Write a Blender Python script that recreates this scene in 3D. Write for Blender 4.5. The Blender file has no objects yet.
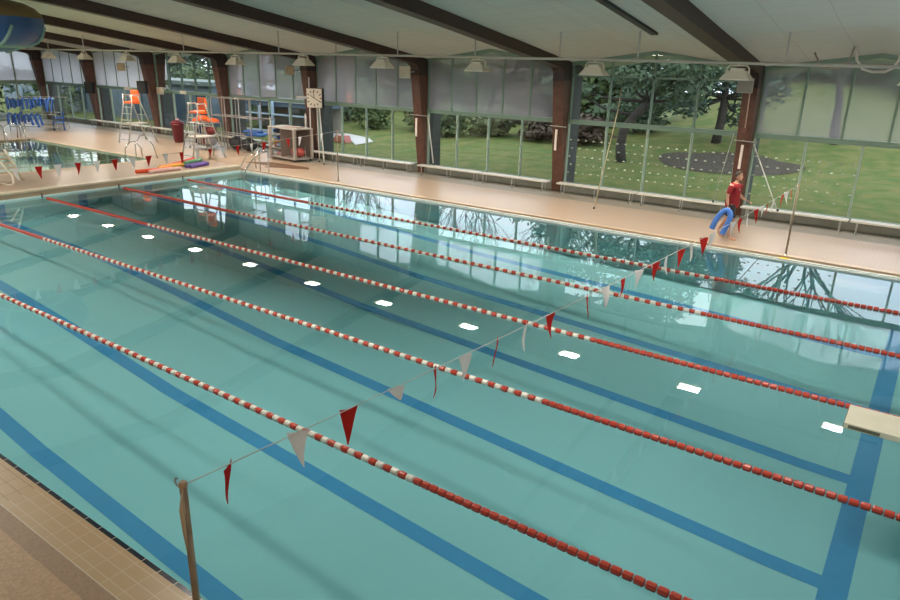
import bpy, bmesh, math, random
from mathutils import Vector, Matrix, Euler
R = random.Random(7)
C = bpy.context.scene.collection
PI = math.pi

# ------------------------------------------------------------------ materials
MATS = {}
def nodes_of(m):
    m.use_nodes = True
    nt = m.node_tree
    return nt, nt.nodes, nt.links
def P(name, col, rough=.5, metal=0., noise=None, spec=.5, bump=0., bscale=40., coat=0.):
    """principled; noise=(scale, other colour, detail) mixes two colours of the thing itself"""
    if name in MATS: return MATS[name]
    m = bpy.data.materials.new(name); nt, N, L = nodes_of(m)
    b = N['Principled BSDF']
    b.inputs['Roughness'].default_value = rough; b.inputs['Metallic'].default_value = metal
    b.inputs['Specular IOR Level'].default_value = spec
    b.inputs['Coat Weight'].default_value = coat
    b.inputs['Base Color'].default_value = (*col, 1)
    tc = N.new('ShaderNodeTexCoord')
    if noise:
        t = N.new('ShaderNodeTexNoise'); t.inputs['Scale'].default_value = noise[0]
        t.inputs['Detail'].default_value = noise[2] if len(noise) > 2 else 4
        L.new(tc.outputs['Object'], t.inputs['Vector'])
        r = N.new('ShaderNodeValToRGB'); r.color_ramp.elements[0].position = .38; r.color_ramp.elements[1].position = .62
        r.color_ramp.elements[0].color = (*col, 1); r.color_ramp.elements[1].color = (*noise[1], 1)
        L.new(t.outputs['Fac'], r.inputs['Fac']); L.new(r.outputs['Color'], b.inputs['Base Color'])
    if bump:
        t2 = N.new('ShaderNodeTexNoise'); t2.inputs['Scale'].default_value = bscale
        L.new(tc.outputs['Object'], t2.inputs['Vector'])
        bp = N.new('ShaderNodeBump'); bp.inputs['Strength'].default_value = bump; bp.inputs['Distance'].default_value = .02
        L.new(t2.outputs['Fac'], bp.inputs['Height']); L.new(bp.outputs['Normal'], b.inputs['Normal'])
    MATS[name] = m
    return m
def tiles(name, c1, c2, grout, bw, bh, mortar=.006, rough=.35, offset=0., blotch=None, spec=.5, swap=False, shift=(0, 0, 0), vary=None):
    """rectangular tiles in object space"""
    m = bpy.data.materials.new(name); nt, N, L = nodes_of(m); b = N['Principled BSDF']
    b.inputs['Roughness'].default_value = rough; b.inputs['Specular IOR Level'].default_value = spec
    tc = N.new('ShaderNodeTexCoord'); mp = N.new('ShaderNodeMapping'); mp.inputs['Location'].default_value = shift
    L.new(tc.outputs['Object'], mp.inputs['Vector'])
    br = N.new('ShaderNodeTexBrick'); br.offset = offset; br.squash = 1
    br.inputs['Scale'].default_value = 1; br.inputs['Brick Width'].default_value = bw; br.inputs['Row Height'].default_value = bh
    br.inputs['Mortar Size'].default_value = mortar; br.inputs['Mortar Smooth'].default_value = 0.1
    br.inputs['Color1'].default_value = (*c1, 1); br.inputs['Color2'].default_value = (*c2, 1); br.inputs['Mortar'].default_value = (*grout, 1)
    L.new(mp.outputs['Vector'], br.inputs['Vector'])
    out = br.outputs['Color']
    if blotch:
        t = N.new('ShaderNodeTexNoise'); t.inputs['Scale'].default_value = blotch[0]; t.inputs['Detail'].default_value = 3
        L.new(tc.outputs['Object'], t.inputs['Vector'])
        r = N.new('ShaderNodeValToRGB'); r.color_ramp.elements[0].position = .35; r.color_ramp.elements[1].position = .7
        r.color_ramp.elements[0].color = (1, 1, 1, 1); r.color_ramp.elements[1].color = (*blotch[1], 1)
        L.new(t.outputs['Fac'], r.inputs['Fac'])
        mx = N.new('ShaderNodeMix'); mx.data_type = 'RGBA'; mx.blend_type = 'MULTIPLY'; mx.inputs[0].default_value = 1
        L.new(out, mx.inputs[6]); L.new(r.outputs['Color'], mx.inputs[7]); out = mx.outputs[2]
        if vary:
            mr = N.new('ShaderNodeMapRange'); mr.inputs[1].default_value = .4; mr.inputs[2].default_value = .62
            mr.inputs[3].default_value = vary[0]; mr.inputs[4].default_value = vary[1]
            L.new(t.outputs['Fac'], mr.inputs[0]); L.new(mr.outputs[0], b.inputs['Roughness'])
    L.new(out, b.inputs['Base Color'])
    MATS[name] = m
    return m
def emis(name, col, s):
    m = bpy.data.materials.new(name); nt, N, L = nodes_of(m)
    N.remove(N['Principled BSDF']); e = N.new('ShaderNodeEmission'); e.inputs[0].default_value = (*col, 1); e.inputs[1].default_value = s
    L.new(e.outputs[0], N['Material Output'].inputs[0]); return m
def water_mat(name, tint, scale, strength):
    m = bpy.data.materials.new(name); nt, N, L = nodes_of(m); N.remove(N['Principled BSDF'])
    tr = N.new('ShaderNodeBsdfTransparent'); tr.inputs[0].default_value = (*tint, 1)
    gl = N.new('ShaderNodeBsdfGlossy'); gl.inputs['Roughness'].default_value = .0; gl.inputs[0].default_value = (1, 1, 1, 1)
    fr = N.new('ShaderNodeFresnel'); fr.inputs['IOR'].default_value = 1.333
    mx = N.new('ShaderNodeMixShader')
    tc = N.new('ShaderNodeTexCoord')
    t = N.new('ShaderNodeTexNoise'); t.inputs['Scale'].default_value = scale; t.inputs['Detail'].default_value = 2.5
    L.new(tc.outputs['Object'], t.inputs['Vector'])
    bp = N.new('ShaderNodeBump'); bp.inputs['Strength'].default_value = strength; bp.inputs['Distance'].default_value = .02
    L.new(t.outputs['Fac'], bp.inputs['Height']); L.new(bp.outputs['Normal'], gl.inputs['Normal']); L.new(bp.outputs['Normal'], fr.inputs['Normal'])
    L.new(fr.outputs[0], mx.inputs[0]); L.new(tr.outputs[0], mx.inputs[1]); L.new(gl.outputs[0], mx.inputs[2])
    L.new(mx.outputs[0], N['Material Output'].inputs[0]); return m
def glass_mat(name, tint=(.9, .95, .92)):
    m = bpy.data.materials.new(name); nt, N, L = nodes_of(m); N.remove(N['Principled BSDF'])
    tr = N.new('ShaderNodeBsdfTransparent'); tr.inputs[0].default_value = (*tint, 1)
    gl = N.new('ShaderNodeBsdfGlossy'); gl.inputs['Roughness'].default_value = .0
    fr = N.new('ShaderNodeFresnel'); fr.inputs['IOR'].default_value = 1.5
    mx = N.new('ShaderNodeMixShader')
    L.new(fr.outputs[0], mx.inputs[0]); L.new(tr.outputs[0], mx.inputs[1]); L.new(gl.outputs[0], mx.inputs[2])
    L.new(mx.outputs[0], N['Material Output'].inputs[0]); return m
def screen_mat(name, col, see):
    """woven screen fabric: partly open, partly translucent"""
    m = bpy.data.materials.new(name); nt, N, L = nodes_of(m); N.remove(N['Principled BSDF'])
    tr = N.new('ShaderNodeBsdfTransparent')
    df = N.new('ShaderNodeBsdfDiffuse'); df.inputs[0].default_value = (*col, 1)
    tl = N.new('ShaderNodeBsdfTranslucent'); tl.inputs[0].default_value = (*col, 1)
    a = N.new('ShaderNodeMixShader'); a.inputs[0].default_value = .5
    L.new(df.outputs[0], a.inputs[1]); L.new(tl.outputs[0], a.inputs[2])
    b = N.new('ShaderNodeMixShader'); b.inputs[0].default_value = see
    L.new(a.outputs[0], b.inputs[1]); L.new(tr.outputs[0], b.inputs[2])
    L.new(b.outputs[0], N['Material Output'].inputs[0]); return m

# ------------------------------------------------------------------ mesh builder
class MB:
    def __init__(s): s.v = []; s.f = []; s.m = []; s.mi = 0
    def add(s, vs, fs):
        o = len(s.v); s.v += [tuple(v) for v in vs]
        for f in fs: s.f.append(tuple(i + o for i in f)); s.m.append(s.mi)
        return s
    def box(s, c, d, rz=0., M=None):
        x, y, z = d[0] / 2, d[1] / 2, d[2] / 2
        vs = [Vector((a, b, e)) for a in (-x, x) for b in (-y, y) for e in (-z, z)]
        M = M or Matrix.Rotation(rz, 4, 'Z')
        vs = [M @ v + Vector(c) for v in vs]
        return s.add(vs, [(0, 1, 3, 2), (4, 6, 7, 5), (0, 4, 5, 1), (2, 3, 7, 6), (0, 2, 6, 4), (1, 5, 7, 3)])
    def bb(s, x0, x1, y0, y1, z0, z1): return s.box(((x0 + x1) / 2, (y0 + y1) / 2, (z0 + z1) / 2), (x1 - x0, y1 - y0, z1 - z0))
    def prism(s, poly, axis, a, b):
        """poly of 2-D points extruded along axis (0: poly is y,z; 1: x,z; 2: x,y) from a to b"""
        n = len(poly)
        def mk(p, t): return (t, p[0], p[1]) if axis == 0 else ((p[0], t, p[1]) if axis == 1 else (p[0], p[1], t))
        vs = [mk(p, a) for p in poly] + [mk(p, b) for p in poly]
        fs = [tuple(range(n))[::-1], tuple(range(n, 2 * n))] + [(i, (i + 1) % n, n + (i + 1) % n, n + i) for i in range(n)]
        return s.add(vs, fs)
    def tube(s, pts, r, n=8, cap=True):
        pts = [Vector(p) for p in pts]; k = len(pts); rs = r if isinstance(r, (list, tuple)) else [r] * k
        vs = []; prev = None
        for i, p in enumerate(pts):
            t = (pts[min(i + 1, k - 1)] - pts[max(i - 1, 0)]).normalized()
            if prev is None:
                u = t.cross(Vector((0, 0, 1)))
                if u.length < 1e-3: u = t.cross(Vector((1, 0, 0)))
            else:
                u = prev - t * prev.dot(t)
                if u.length < 1e-4: u = t.cross(Vector((0, 0, 1)))
            u.normalize(); w = t.cross(u); prev = u
            vs += [p + (u * math.cos(2 * PI * j / n) + w * math.sin(2 * PI * j / n)) * rs[i] for j in range(n)]
        fs = [(i * n + j, i * n + (j + 1) % n, (i + 1) * n + (j + 1) % n, (i + 1) * n + j) for i in range(k - 1) for j in range(n)]
        if cap: fs += [tuple(range(n))[::-1], tuple((k - 1) * n + j for j in range(n))]
        return s.add(vs, fs)
    def lathe(s, prof, c=(0, 0, 0), n=16, axis=2):
        vs = []
        for r, h in prof:
            for j in range(n):
                a = 2 * PI * j / n; p = (r * math.cos(a), r * math.sin(a), h)
                if axis == 0: p = (p[2], p[0], p[1])
                if axis == 1: p = (p[0], p[2], p[1])
                vs.append((p[0] + c[0], p[1] + c[1], p[2] + c[2]))
        k = len(prof)
        fs = [(i * n + j, i * n + (j + 1) % n, (i + 1) * n + (j + 1) % n, (i + 1) * n + j) for i in range(k - 1) for j in range(n)]
        fs += [tuple(range(n))[::-1], tuple((k - 1) * n + j for j in range(n))]
        return s.add(vs, fs)
    def ball(s, c, r, n=12, k=8):
        rr = r if isinstance(r, (tuple, list)) else (r, r, r)
        prof = [(max(1e-4, math.sin(PI * i / k)), -math.cos(PI * i / k)) for i in range(k + 1)]
        o = len(s.v); s.lathe(prof, (0, 0, 0), n)
        for i in range(o, len(s.v)):
            v = s.v[i]; s.v[i] = (v[0] * rr[0] + c[0], v[1] * rr[1] + c[1], v[2] * rr[2] + c[2])
        return s
    def build(s, name, mats, parent=None, smooth=False, loc=None, bevel=0.):
        me = bpy.data.meshes.new(name); me.from_pydata(s.v, [], s.f)
        if not isinstance(mats, (list, tuple)): mats = [mats]
        for m in mats: me.materials.append(m)
        me.polygons.foreach_set('material_index', s.m)
        if smooth: me.polygons.foreach_set('use_smooth', [True] * len(me.polygons))
        bm = bmesh.new(); bm.from_mesh(me); bmesh.ops.recalc_face_normals(bm, faces=bm.faces); bm.to_mesh(me); bm.free()
        o = bpy.data.objects.new(name, me); C.objects.link(o)
        if bevel:
            md = o.modifiers.new('bevel', 'BEVEL'); md.width = bevel; md.segments = 2; md.limit_method = 'ANGLE'
        if parent: o.parent = parent
        if loc: o.location = loc
        return o
def tag(o, label=None, cat=None, group=None, kind=None):
    for k, v in (('label', label), ('category', cat), ('group', group), ('kind', kind)):
        if v: o[k] = v
    return o
def thing(name, label, cat, loc=(0, 0, 0), rz=0., group=None):
    o = bpy.data.objects.new(name, None); C.objects.link(o); o.empty_display_size = .1
    o.location = loc; o.rotation_euler = (0, 0, rz); return tag(o, label, cat, group)
def dup(o, parent=None):
    c = o.copy(); C.objects.link(c)
    if parent: c.parent = parent
    for ch in list(o.children): dup(ch, c)
    return c
def structure(o): o['kind'] = 'structure'; return o

# ------------------------------------------------------------------ dimensions
NEAR, FAR, LEN = -2.52, 12.64, 25.0        # pool edges
DK = .08                                   # pool deck level
BK = .25                                   # raised bulkhead and small pool surround
GY = 17.35                                 # glass line
TOPZ = 2.53                                # transom
X = {k: 5.6 + 6.13 * k for k in range(-5, 5)}
XL = -25.0
def ceil_z(x, y):
    """folded roof: a small gable over every bay, eaves at the glass"""
    yy = y if y > 5.06 else 10.12 - y
    pts = [(5.06, 6.24), (9, 5.66), (13, 5.07), (17.35, 4.42), (19, 4.2)]
    for (a, za), (b, zb) in zip(pts, pts[1:]):
        if yy <= b: z = za + (zb - za) * (yy - a) / (b - a); break
    else: z = 4.2
    t = ((x - X[0]) / 6.13) % 1.0
    g = .24 if yy < 13 else .24 + .18 * min(1, (yy - 13) / 4.35)
    return z + g * (1 - abs(2 * t - 1))

# colours of things
WHITE = P('white_paint', (.72, .72, .68), .4)
GREENF = P('green_painted_aluminium', (.13, .205, .155), .45)
PALEG = P('pale_green_aluminium', (.27, .35, .28), .4)
BRONZE = P('brown_glulam_wood', (.105, .042, .024), .5, noise=(6, (.075, .028, .016), 6))
BEAMW = P('dark_stained_glulam_beam', (.036, .018, .013), .55, noise=(7, (.028, .014, .01), 6))
GALV = P('galvanised_steel', (.55, .54, .5), .4, .7)
STEEL = P('stainless_steel', (.62, .6, .56), .25, 1.)
GREY = P('grey_metal', (.36, .36, .34), .45, .3)
DARK = P('dark_plastic', (.012, .012, .013), .8, spec=.15)
CREAM = P('cream_enamel', (.62, .57, .46), .4)
def vinyl(name, col):
    m = bpy.data.materials.new(name); nt, N, L = nodes_of(m); N.remove(N['Principled BSDF'])
    df = N.new('ShaderNodeBsdfDiffuse'); df.inputs[0].default_value = (*col, 1); tl = N.new('ShaderNodeBsdfTranslucent'); tl.inputs[0].default_value = (*col, 1)
    a = N.new('ShaderNodeMixShader'); a.inputs[0].default_value = .5; L.new(df.outputs[0], a.inputs[1]); L.new(tl.outputs[0], a.inputs[2])
    L.new(a.outputs[0], N['Material Output'].inputs[0]); return m
RED = P('red_plastic', (.5, .055, .03), .35)
REDF = vinyl('red_vinyl', (.62, .05, .04))
WHITEF = vinyl('white_vinyl', (.88, .84, .82))
WHITEB = P('white_plastic', (.78, .74, .66), .35)
ORANGE = P('orange_plastic', (.85, .13, .02), .4)
BLUE = P('blue_foam', (.022, .085, .3), .6)
BLACK = P('black_rubber', (.012, .012, .012), .6)

# ------------------------------------------------------------------ camera
def set_camera():
    yaw, pitch, roll = math.radians(124.96045), math.radians(18.985715), math.radians(1.58297)
    f = Vector((math.cos(yaw) * math.cos(pitch), math.sin(yaw) * math.cos(pitch), -math.sin(pitch)))
    r = f.cross(Vector((0, 0, 1))).normalized(); u = r.cross(f)
    c, s = math.cos(roll), math.sin(roll); r2 = c * r + s * u; u2 = -s * r + c * u
    cam = bpy.data.cameras.new('camera'); cam.sensor_width = 36; cam.lens = 684.215 / 900 * 36; cam.clip_end = 400; cam.clip_start = .05
    o = bpy.data.objects.new('camera', cam); C.objects.link(o)
    M = Matrix((r2, u2, -f)).transposed().to_4x4(); M.translation = (22.7583, -5.0304, 4.2734); o.matrix_world = M
    bpy.context.scene.camera = o
set_camera()

# ------------------------------------------------------------------ the setting
def deck():
    tan = tiles('tan_deck_tile', (.47, .345, .245), (.455, .33, .23), (.41, .3, .21), .1, .1, .006, .3, blotch=(.3, (.985, .98, .975)))
    strip = tiles('grey_floor_by_window', (.34, .29, .22), (.32, .27, .2), (.3, .26, .2), .1, .1, .006, .4, blotch=(.3, (.96, .96, .96)))
    b = MB(); b.bb(-1.8, 30, FAR + .24, 16.0, -.3, DK)
    b.bb(XL - .3, -2.2, 11.2, 16.0, -.3, BK); b.bb(XL - .3, -14.3, -8, 11.2, -.3, BK)
    b.bb(-2.2, -1.8, FAR, FAR + .01, -.3, DK)
    b.prism([(-2.2, -.3), (-1.8, -.3), (-1.8, DK), (-2.2, BK)], 1, FAR, 16.0)
    b.bb(-3.7, -2.2, -8, 11.2, -.3, BK); b.bb(-2.2, -.12, -8, FAR, -.3, BK)
    b.mi = 1; b.bb(-2.0, 30, 16.0, 17.42, -.3, DK); b.bb(XL - .3, -2.0, 16.0, 17.42, -.3, BK)
    structure(b.build('floor', [tan, strip]))
    # bulkhead: tan face with a pale overhanging lip
    lip = P('pale_coping', (.66, .56, .42), .35, noise=(3, (.6, .5, .37)))
    b = MB(); b.bb(-.14, 0.0, -8, FAR, -1.2, .2); b.mi = 1; b.bb(-.32, .03, -8, FAR, .2, BK + .004)
    structure(b.build('trim_bulkhead', [P('tan_bulkhead_face', (.45, .34, .22), .45, noise=(1.2, (.4, .3, .19))), lip]))
    lip2 = P('tan_coping', (.6, .46, .31), .35, noise=(2, (.54, .4, .26)))
    b = MB(); b.bb(-.1, 30, FAR + .22, FAR + .42, DK - .04, DK + .006)
    structure(b.build('trim_pool_edge', lip2))
    # near side: three rows of tan tile, then mosaic
    t_new = tiles('tan_edge_tile_white_grout', (.5, .35, .2), (.48, .335, .185), (.58, .46, .31), .24, .12, .0045, .3, shift=(0, .05, 0))
    t_old = tiles('tan_edge_tile_dark_grout', (.5, .35, .2), (.47, .33, .18), (.3, .2, .11), .24, .12, .004, .3, shift=(0, .05, 0))
    mos = tiles('brown_mosaic', (.56, .34, .18), (.4, .24, .12), (.42, .3, .18), .026, .026, .003, .45)
    mos2 = tiles('dark_brown_mosaic', (.38, .23, .13), (.28, .165, .09), (.3, .21, .13), .026, .026, .003, .45)
    b = MB(); b.bb(15.95, 30, -2.89, NEAR, -.3, DK); b.mi = 1; b.bb(-.3, 15.95, -2.89, NEAR, -.3, DK)
    b.mi = 2; b.bb(-.3, 30, -8, -3.06, -.3, DK); b.mi = 3; b.bb(-.3, 30, -3.06, -2.89, -.3, DK)
    b.mi = 4; b.bb(15.95, 30, -2.893, -2.882, DK - .01, DK + .0012)
    structure(b.build('floor_near', [t_new, t_old, mos, mos2, P('white_grout', (.6, .52, .4), .6)]))
    b = MB(); b.bb(.0, 25, NEAR, NEAR + .05, -.25, DK - .012)
    structure(b.build('trim_waterline', tiles('navy_waterline_tile', (.012, .016, .03), (.012, .016, .03), (.6, .52, .4), .24, 3., .005, .2, shift=(0, 1., 0))))
def base_d(x):
    pts = [(0, .55), (5.7, .70), (8.9, .97), (12.2, 1.32), (15.6, 1.54), (18.8, 1.75), (21.9, 1.95), (25, 2.05)]
    for (a, za), (b, zb) in zip(pts, pts[1:]):
        if x <= b: return za + (zb - za) * (x - a) / (b - a)
    return 2.05
def bed(x, y): return -base_d(x) * (1 - .047 * (y - 3.75))
def pool():
    pale = P('pool_plaster', (.7, .86, .85), .6, noise=(.35, (.67, .83, .82), 2))
    blue = P('blue_lane_tile', (.15, .41, .74), .5, noise=(3, (.16, .43, .76)))
    xs = [0, 2, 4, 5.7, 7.3, 8.9, 10.5, 12.2, 13.9, 15.6, 17.2, 18.8, 20.3, 21.9, 23.4, 25]
    ys = [NEAR, 0, 2.5, 5, 7.5, 10, FAR]
    b = MB(); vs = [(x, y, bed(x, y)) for x in xs for y in ys]; n = len(ys)
    b.add(vs, [(i * n + j, i * n + j + 1, (i + 1) * n + j + 1, (i + 1) * n + j) for i in range(len(xs) - 1) for j in range(n - 1)])
    for y in (NEAR, FAR):       # side walls
        w = [(x, y, bed(x, y)) for x in xs]; w2 = [(x, y, DK - .02) for x in xs]; k = len(xs)
        b.add(w + w2, [(i, i + 1, k + i + 1, k + i) for i in range(k - 1)])
    for x in (0.001, 25):
        b.add([(x, NEAR, bed(x, NEAR)), (x, FAR, bed(x, FAR)), (x, FAR, DK - .02), (x, NEAR, DK - .02)], [(0, 1, 2, 3)])
    structure(b.build('pool_wall_basin', pale, smooth=False))
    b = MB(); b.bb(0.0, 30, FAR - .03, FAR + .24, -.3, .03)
    structure(b.build('trim_waterline_far', P('pale_sky_reflection_edge', (.8, .8, .78), .3)))  # edge strip coloured pale to stand in for the sky reflected there
    for y in (-1.06, 1.25, 3.75, 6.25, 8.6, 11.1):
        b = MB(); xl = [.06] + [x for x in xs if .06 < x < 22.7] + [22.95]; h = .13
        vs = [(x, y + s * h, bed(x, y + s * h) + .006) for x in xl for s in (-1, 1)]
        b.add(vs, [(2 * i, 2 * i + 1, 2 * i + 3, 2 * i + 2) for i in range(len(xl) - 1)])
        b.box((.015, y, -.28), (.02, .28, .42))   # target on the end wall
        o = b.build('trim_lane_line', blue); structure(o)
    b = MB(); yl = [NEAR] + [y for y in ys if NEAR < y < FAR] + [FAR]
    vs = [(x, y, bed(x, y) + .008) for y in yl for x in (22.62, 22.95)]
    b.add(vs, [(2 * i, 2 * i + 1, 2 * i + 3, 2 * i + 2) for i in range(len(yl) - 1)])
    structure(b.build('trim_cross_line', blue))
    b = MB(); b.add([(0.0, NEAR + .0, 0), (25, NEAR, 0), (25, FAR, 0), (0, FAR, 0)], [(0, 1, 2, 3)])
    structure(b.build('pool_water', water_mat('clear_pool_water', (.555, .78, .81), 1.1, .035)))
    # small pool beyond the bulkhead
    b = MB(); x0, x1, y0, y1 = -14.3, -3.7, -4, 11.2
    z = -.75; b.add([(x0, y0, z), (x1, y0, z), (x1, y1, z), (x0, y1, z), (x0, y0, BK), (x1, y0, BK), (x1, y1, BK), (x0, y1, BK)],
                    [(0, 1, 2, 3), (0, 1, 5, 4), (1, 2, 6, 5), (2, 3, 7, 6), (3, 0, 4, 7)])
    structure(b.build('small_pool_wall_basin', P('small_pool_plaster', (.78, .9, .78), .6)))
    b = MB(); b.add([(x0, y0, .19), (x1, y0, .19), (x1, y1, .19), (x0, y1, .19)], [(0, 1, 2, 3)])
    structure(b.build('small_pool_water', water_mat('small_pool_water_surface', (.76, .86, .76), 1.6, .35)))
    b = MB(); b.bb(x0 - .3, x1 + .3, y1 - .05, y1 + .25, BK - .01, BK + .006); b.bb(x0 - .25, x0 + .05, y0, y1, BK - .01, BK + .006); b.bb(x1 - .05, x1 + .25, y0, y1, BK - .01, BK + .006)
    structure(b.build('trim_small_pool_edge', P('tan_coping', (.6, .46, .31))))
deck(); pool()

def roof():
    m = tiles('acoustic_ceiling_board', (.55, .55, .5), (.535, .535, .485), (.44, .44, .4), 1.2, .6, .012, .8, .0, spec=.2)
    xs = sorted([X[-5] - 3.065] + [v for k in range(-5, 4) for v in (X[k], X[k] + 3.065)]); xs = [x for x in xs if x > XL - 5]
    ys = [-8.4, -7.2, -2.9, 1.1, 5.06, 9, 13, GY, 18.9]
    b = MB(); n = len(ys); vs = [(x, y, ceil_z(x, y)) for x in xs for y in ys]
    vs += [(x, y, ceil_z(x, y) + .25) for x in xs for y in ys]; o = len(xs) * n
    f = [(i * n + j, i * n + j + 1, (i + 1) * n + j + 1, (i + 1) * n + j) for i in range(len(xs) - 1) for j in range(n - 1)]
    b.add(vs, f + [tuple(o + q for q in t) for t in f])
    structure(b.build('ceiling', m))
    # portal frames: tapering leg, knee, tapering rafter
    for k in range(-5, 4):
        x = X[k]
        def zb(y): return 4.25 + .145 * (16.7 - y)
        rest = []
        top = [(yy, ceil_z(x, yy) + .05) for yy in (5.06, 9, 13, GY)]
        poly = [(5.06, zb(5.06) - .05), (10, zb(10)), (15.2, zb(15.2)), (15.9, 4.37), (16.5, 4.27), (16.66, 4.2), (16.71, 4.08), (16.72, 3.85)]
        b = MB(); b.prism(poly + [(16.76, 3.85), (GY, 3.85), (GY, ceil_z(x, GY) + .04)] + top[::-1][1:], 0, x - .2, x + .2)
        m2 = [(10.12 - a, z) for a, z in (poly + [(16.76, 3.85), (GY, 3.85), (GY, ceil_z(x, GY) + .04)] + top[::-1][1:])]
        b.prism(m2, 0, x - .2, x + .2)
        structure(b.build('beam', BEAMW))
        b = MB(); z0 = BK if x < -2.2 else DK
        b.prism([(17.25, z0), (17.52, z0), (17.52, 3.86), (16.735, 3.86)], 0, x - .2, x + .2)
        structure(b.build('column', BRONZE))
        b = MB(); b.prism([(17.56, 0), (18.25, 0), (18.25, 4.3), (17.56, 4.5)], 0, x - .18, x + .18)
        structure(b.build('outer_pier_column', P('dark_outer_timber', (.05, .055, .05), .7)))
        if k == 0 or k == -2:
            pass
    # long groove on the ridge of the bay in front of the pine
    b = MB(); gx = 16.2; pts = [(yy, ceil_z(gx, yy)) for yy in (13.15, 13, 11, 9, 7.5)]
    b.prism(pts + [(a, z - .07) for a, z in pts[::-1]], 0, gx - .11, gx + .05)
    b.mi = 1; b.prism([(a, z - .02) for a, z in pts] + [(a, z - .08) for a, z in pts[::-1]], 0, gx - .15, gx - .11)
    structure(b.build('trim_ceiling_groove', [P('black_groove', (.02, .02, .018), .6), P('cream_groove_edge', (.5, .48, .42), .5)]))
    # blank walls out of the picture
    wall = P('painted_block_wall', (.55, .52, .46), .7)
    b = MB(); b.bb(27.6, 27.8, -8.2, 18.4, -.3, 7.6); structure(b.build('wall_right', wall))
    b = MB(); b.bb(XL - .6, 28, -8.4, -8.1, -.3, 5.2); structure(b.build('wall_near', wall))
roof()

# ------------------------------------------------------------------ window wall
GLASS = glass_mat('window_glass')
SCREEN = screen_mat('grey_screen_fabric', (.55, .54, .6), .58)
SCREENW = screen_mat('white_screen_fabric', (.74, .74, .8), .1)
DOT = P('white_dot_decal', (.45, .5, .39), .6)
def bay(idx, k, shaded, upper, dots=None):
    x0, x1 = X[k] + .2, X[k + 1] - .2
    if k == 3: x1 = 27.6
    zs = DK + .3 if x0 > -2.5 else BK + .22
    fr = MB()
    fr.bb(x0, x1, GY - .05, GY + .06, zs, zs + .05)                    # sill rail
    fr.bb(x0, x1, GY - .07, GY + .06, TOPZ - .09, TOPZ + .06)          # transom
    nl = 4
    w = (x1 - x0) / nl
    fr.mi = 1
    for i in range(nl + 1):
        x = min(max(x0 + i * w, x0 + .035), x1 - .035)
        fr.bb(x - .03, x + .03, GY - .05, GY + .05, zs + .05, TOPZ - .09)
    fr.mi = 0; wu = (x1 - x0) / upper
    for i in range(upper + 1):
        x = min(max(x0 + i * wu, x0 + .035), x1 - .035)
        fr.bb(x - .03, x + .03, GY - .05, GY + .05, TOPZ + .06, ceil_z(x, GY) + .02)
    if upper == 4: fr.bb(x0, x1, GY - .05, GY + .05, 4.0, 4.07)
    xm = (X[k] + X[k + 1]) / 2
    for a, c in ((x0, xm), (xm, x1)):
        fr.prism([(a, ceil_z(a, GY) - .1), (c, ceil_z(c, GY) - .1), (c, ceil_z(c, GY) + .03), (a, ceil_z(a, GY) + .03)], 1, GY - .08, GY + .08)
    root = structure(fr.build('window_%d' % idx, [GREENF, PALEG]))
    for i in range(nl):
        a, c = x0 + i * w, x0 + (i + 1) * w
        p = MB(); p.add([(a, GY, zs + .05), (c, GY, zs + .05), (c, GY, TOPZ - .09), (a, GY, TOPZ - .09)], [(0, 1, 2, 3)])
        pane = p.build('glass_pane', GLASS, root)
        if dots and a < dots:
            d = MB(); nx = 5
            for rz_ in range(5):
                for q in range(nx):
                    xx = a + (q + .5 + .25 * (rz_ % 2)) * w / nx; zz = .78 + rz_ * .28
                    d.box((xx, GY - .006, zz), (.08, .004, .032)); 
                    d.box((xx, GY - .006, zz + .022), (.03, .004, .02))
            d.build('dot_decal', DOT, pane)
    for i in range(upper):
        a, c = x0 + i * wu, x0 + (i + 1) * wu
        za, zc = ceil_z(a, GY), ceil_z(c, GY)
        pts = [(a, TOPZ + .06), (c, TOPZ + .06), (c, zc)]
        if a < xm - .01 and c > xm + .01: pts.append((xm, ceil_z(xm, GY)))
        pts.append((a, za))
        p = MB(); p.add([(q[0], GY, q[1]) for q in pts], [tuple(range(len(pts)))]); p.build('glass_pane', GLASS, root)
        if shaded:
            s = MB(); s.add([(a + .03, GY - .03, TOPZ + .07), (c - .03, GY - .03, TOPZ + .07), (c - .03, GY - .03, zc - .08), (a + .03, GY - .03, za - .08)], [(0, 1, 2, 3)])
            s.build('roller_blind', SCREENW if shaded == 2 else SCREEN, root)
    # dark plinth below
    z0 = DK if x0 > -2.5 else BK
    b = MB(); b.bb(X[k] + .2, (X[k + 1] - .2) if k < 3 else 27.6, GY - .09, GY + .14, z0 - .05, zs); structure(b.build('wall_plinth', P('dark_plinth', (.16, .16, .13), .6, noise=(2, (.13, .13, .1)))))
    return root
bay(1, -5, 2, 5); bay(2, -4, 2, 5); bay(3, -3, 0, 5); bay(4, -2, 1, 5); bay(5, -1, 1, 5); bay(6, 0, 1, 5)
bay(7, 1, 0, 4, 99); bay(8, 2, 1, 5, 20.9); bay(9, 3, 1, 3)
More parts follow.
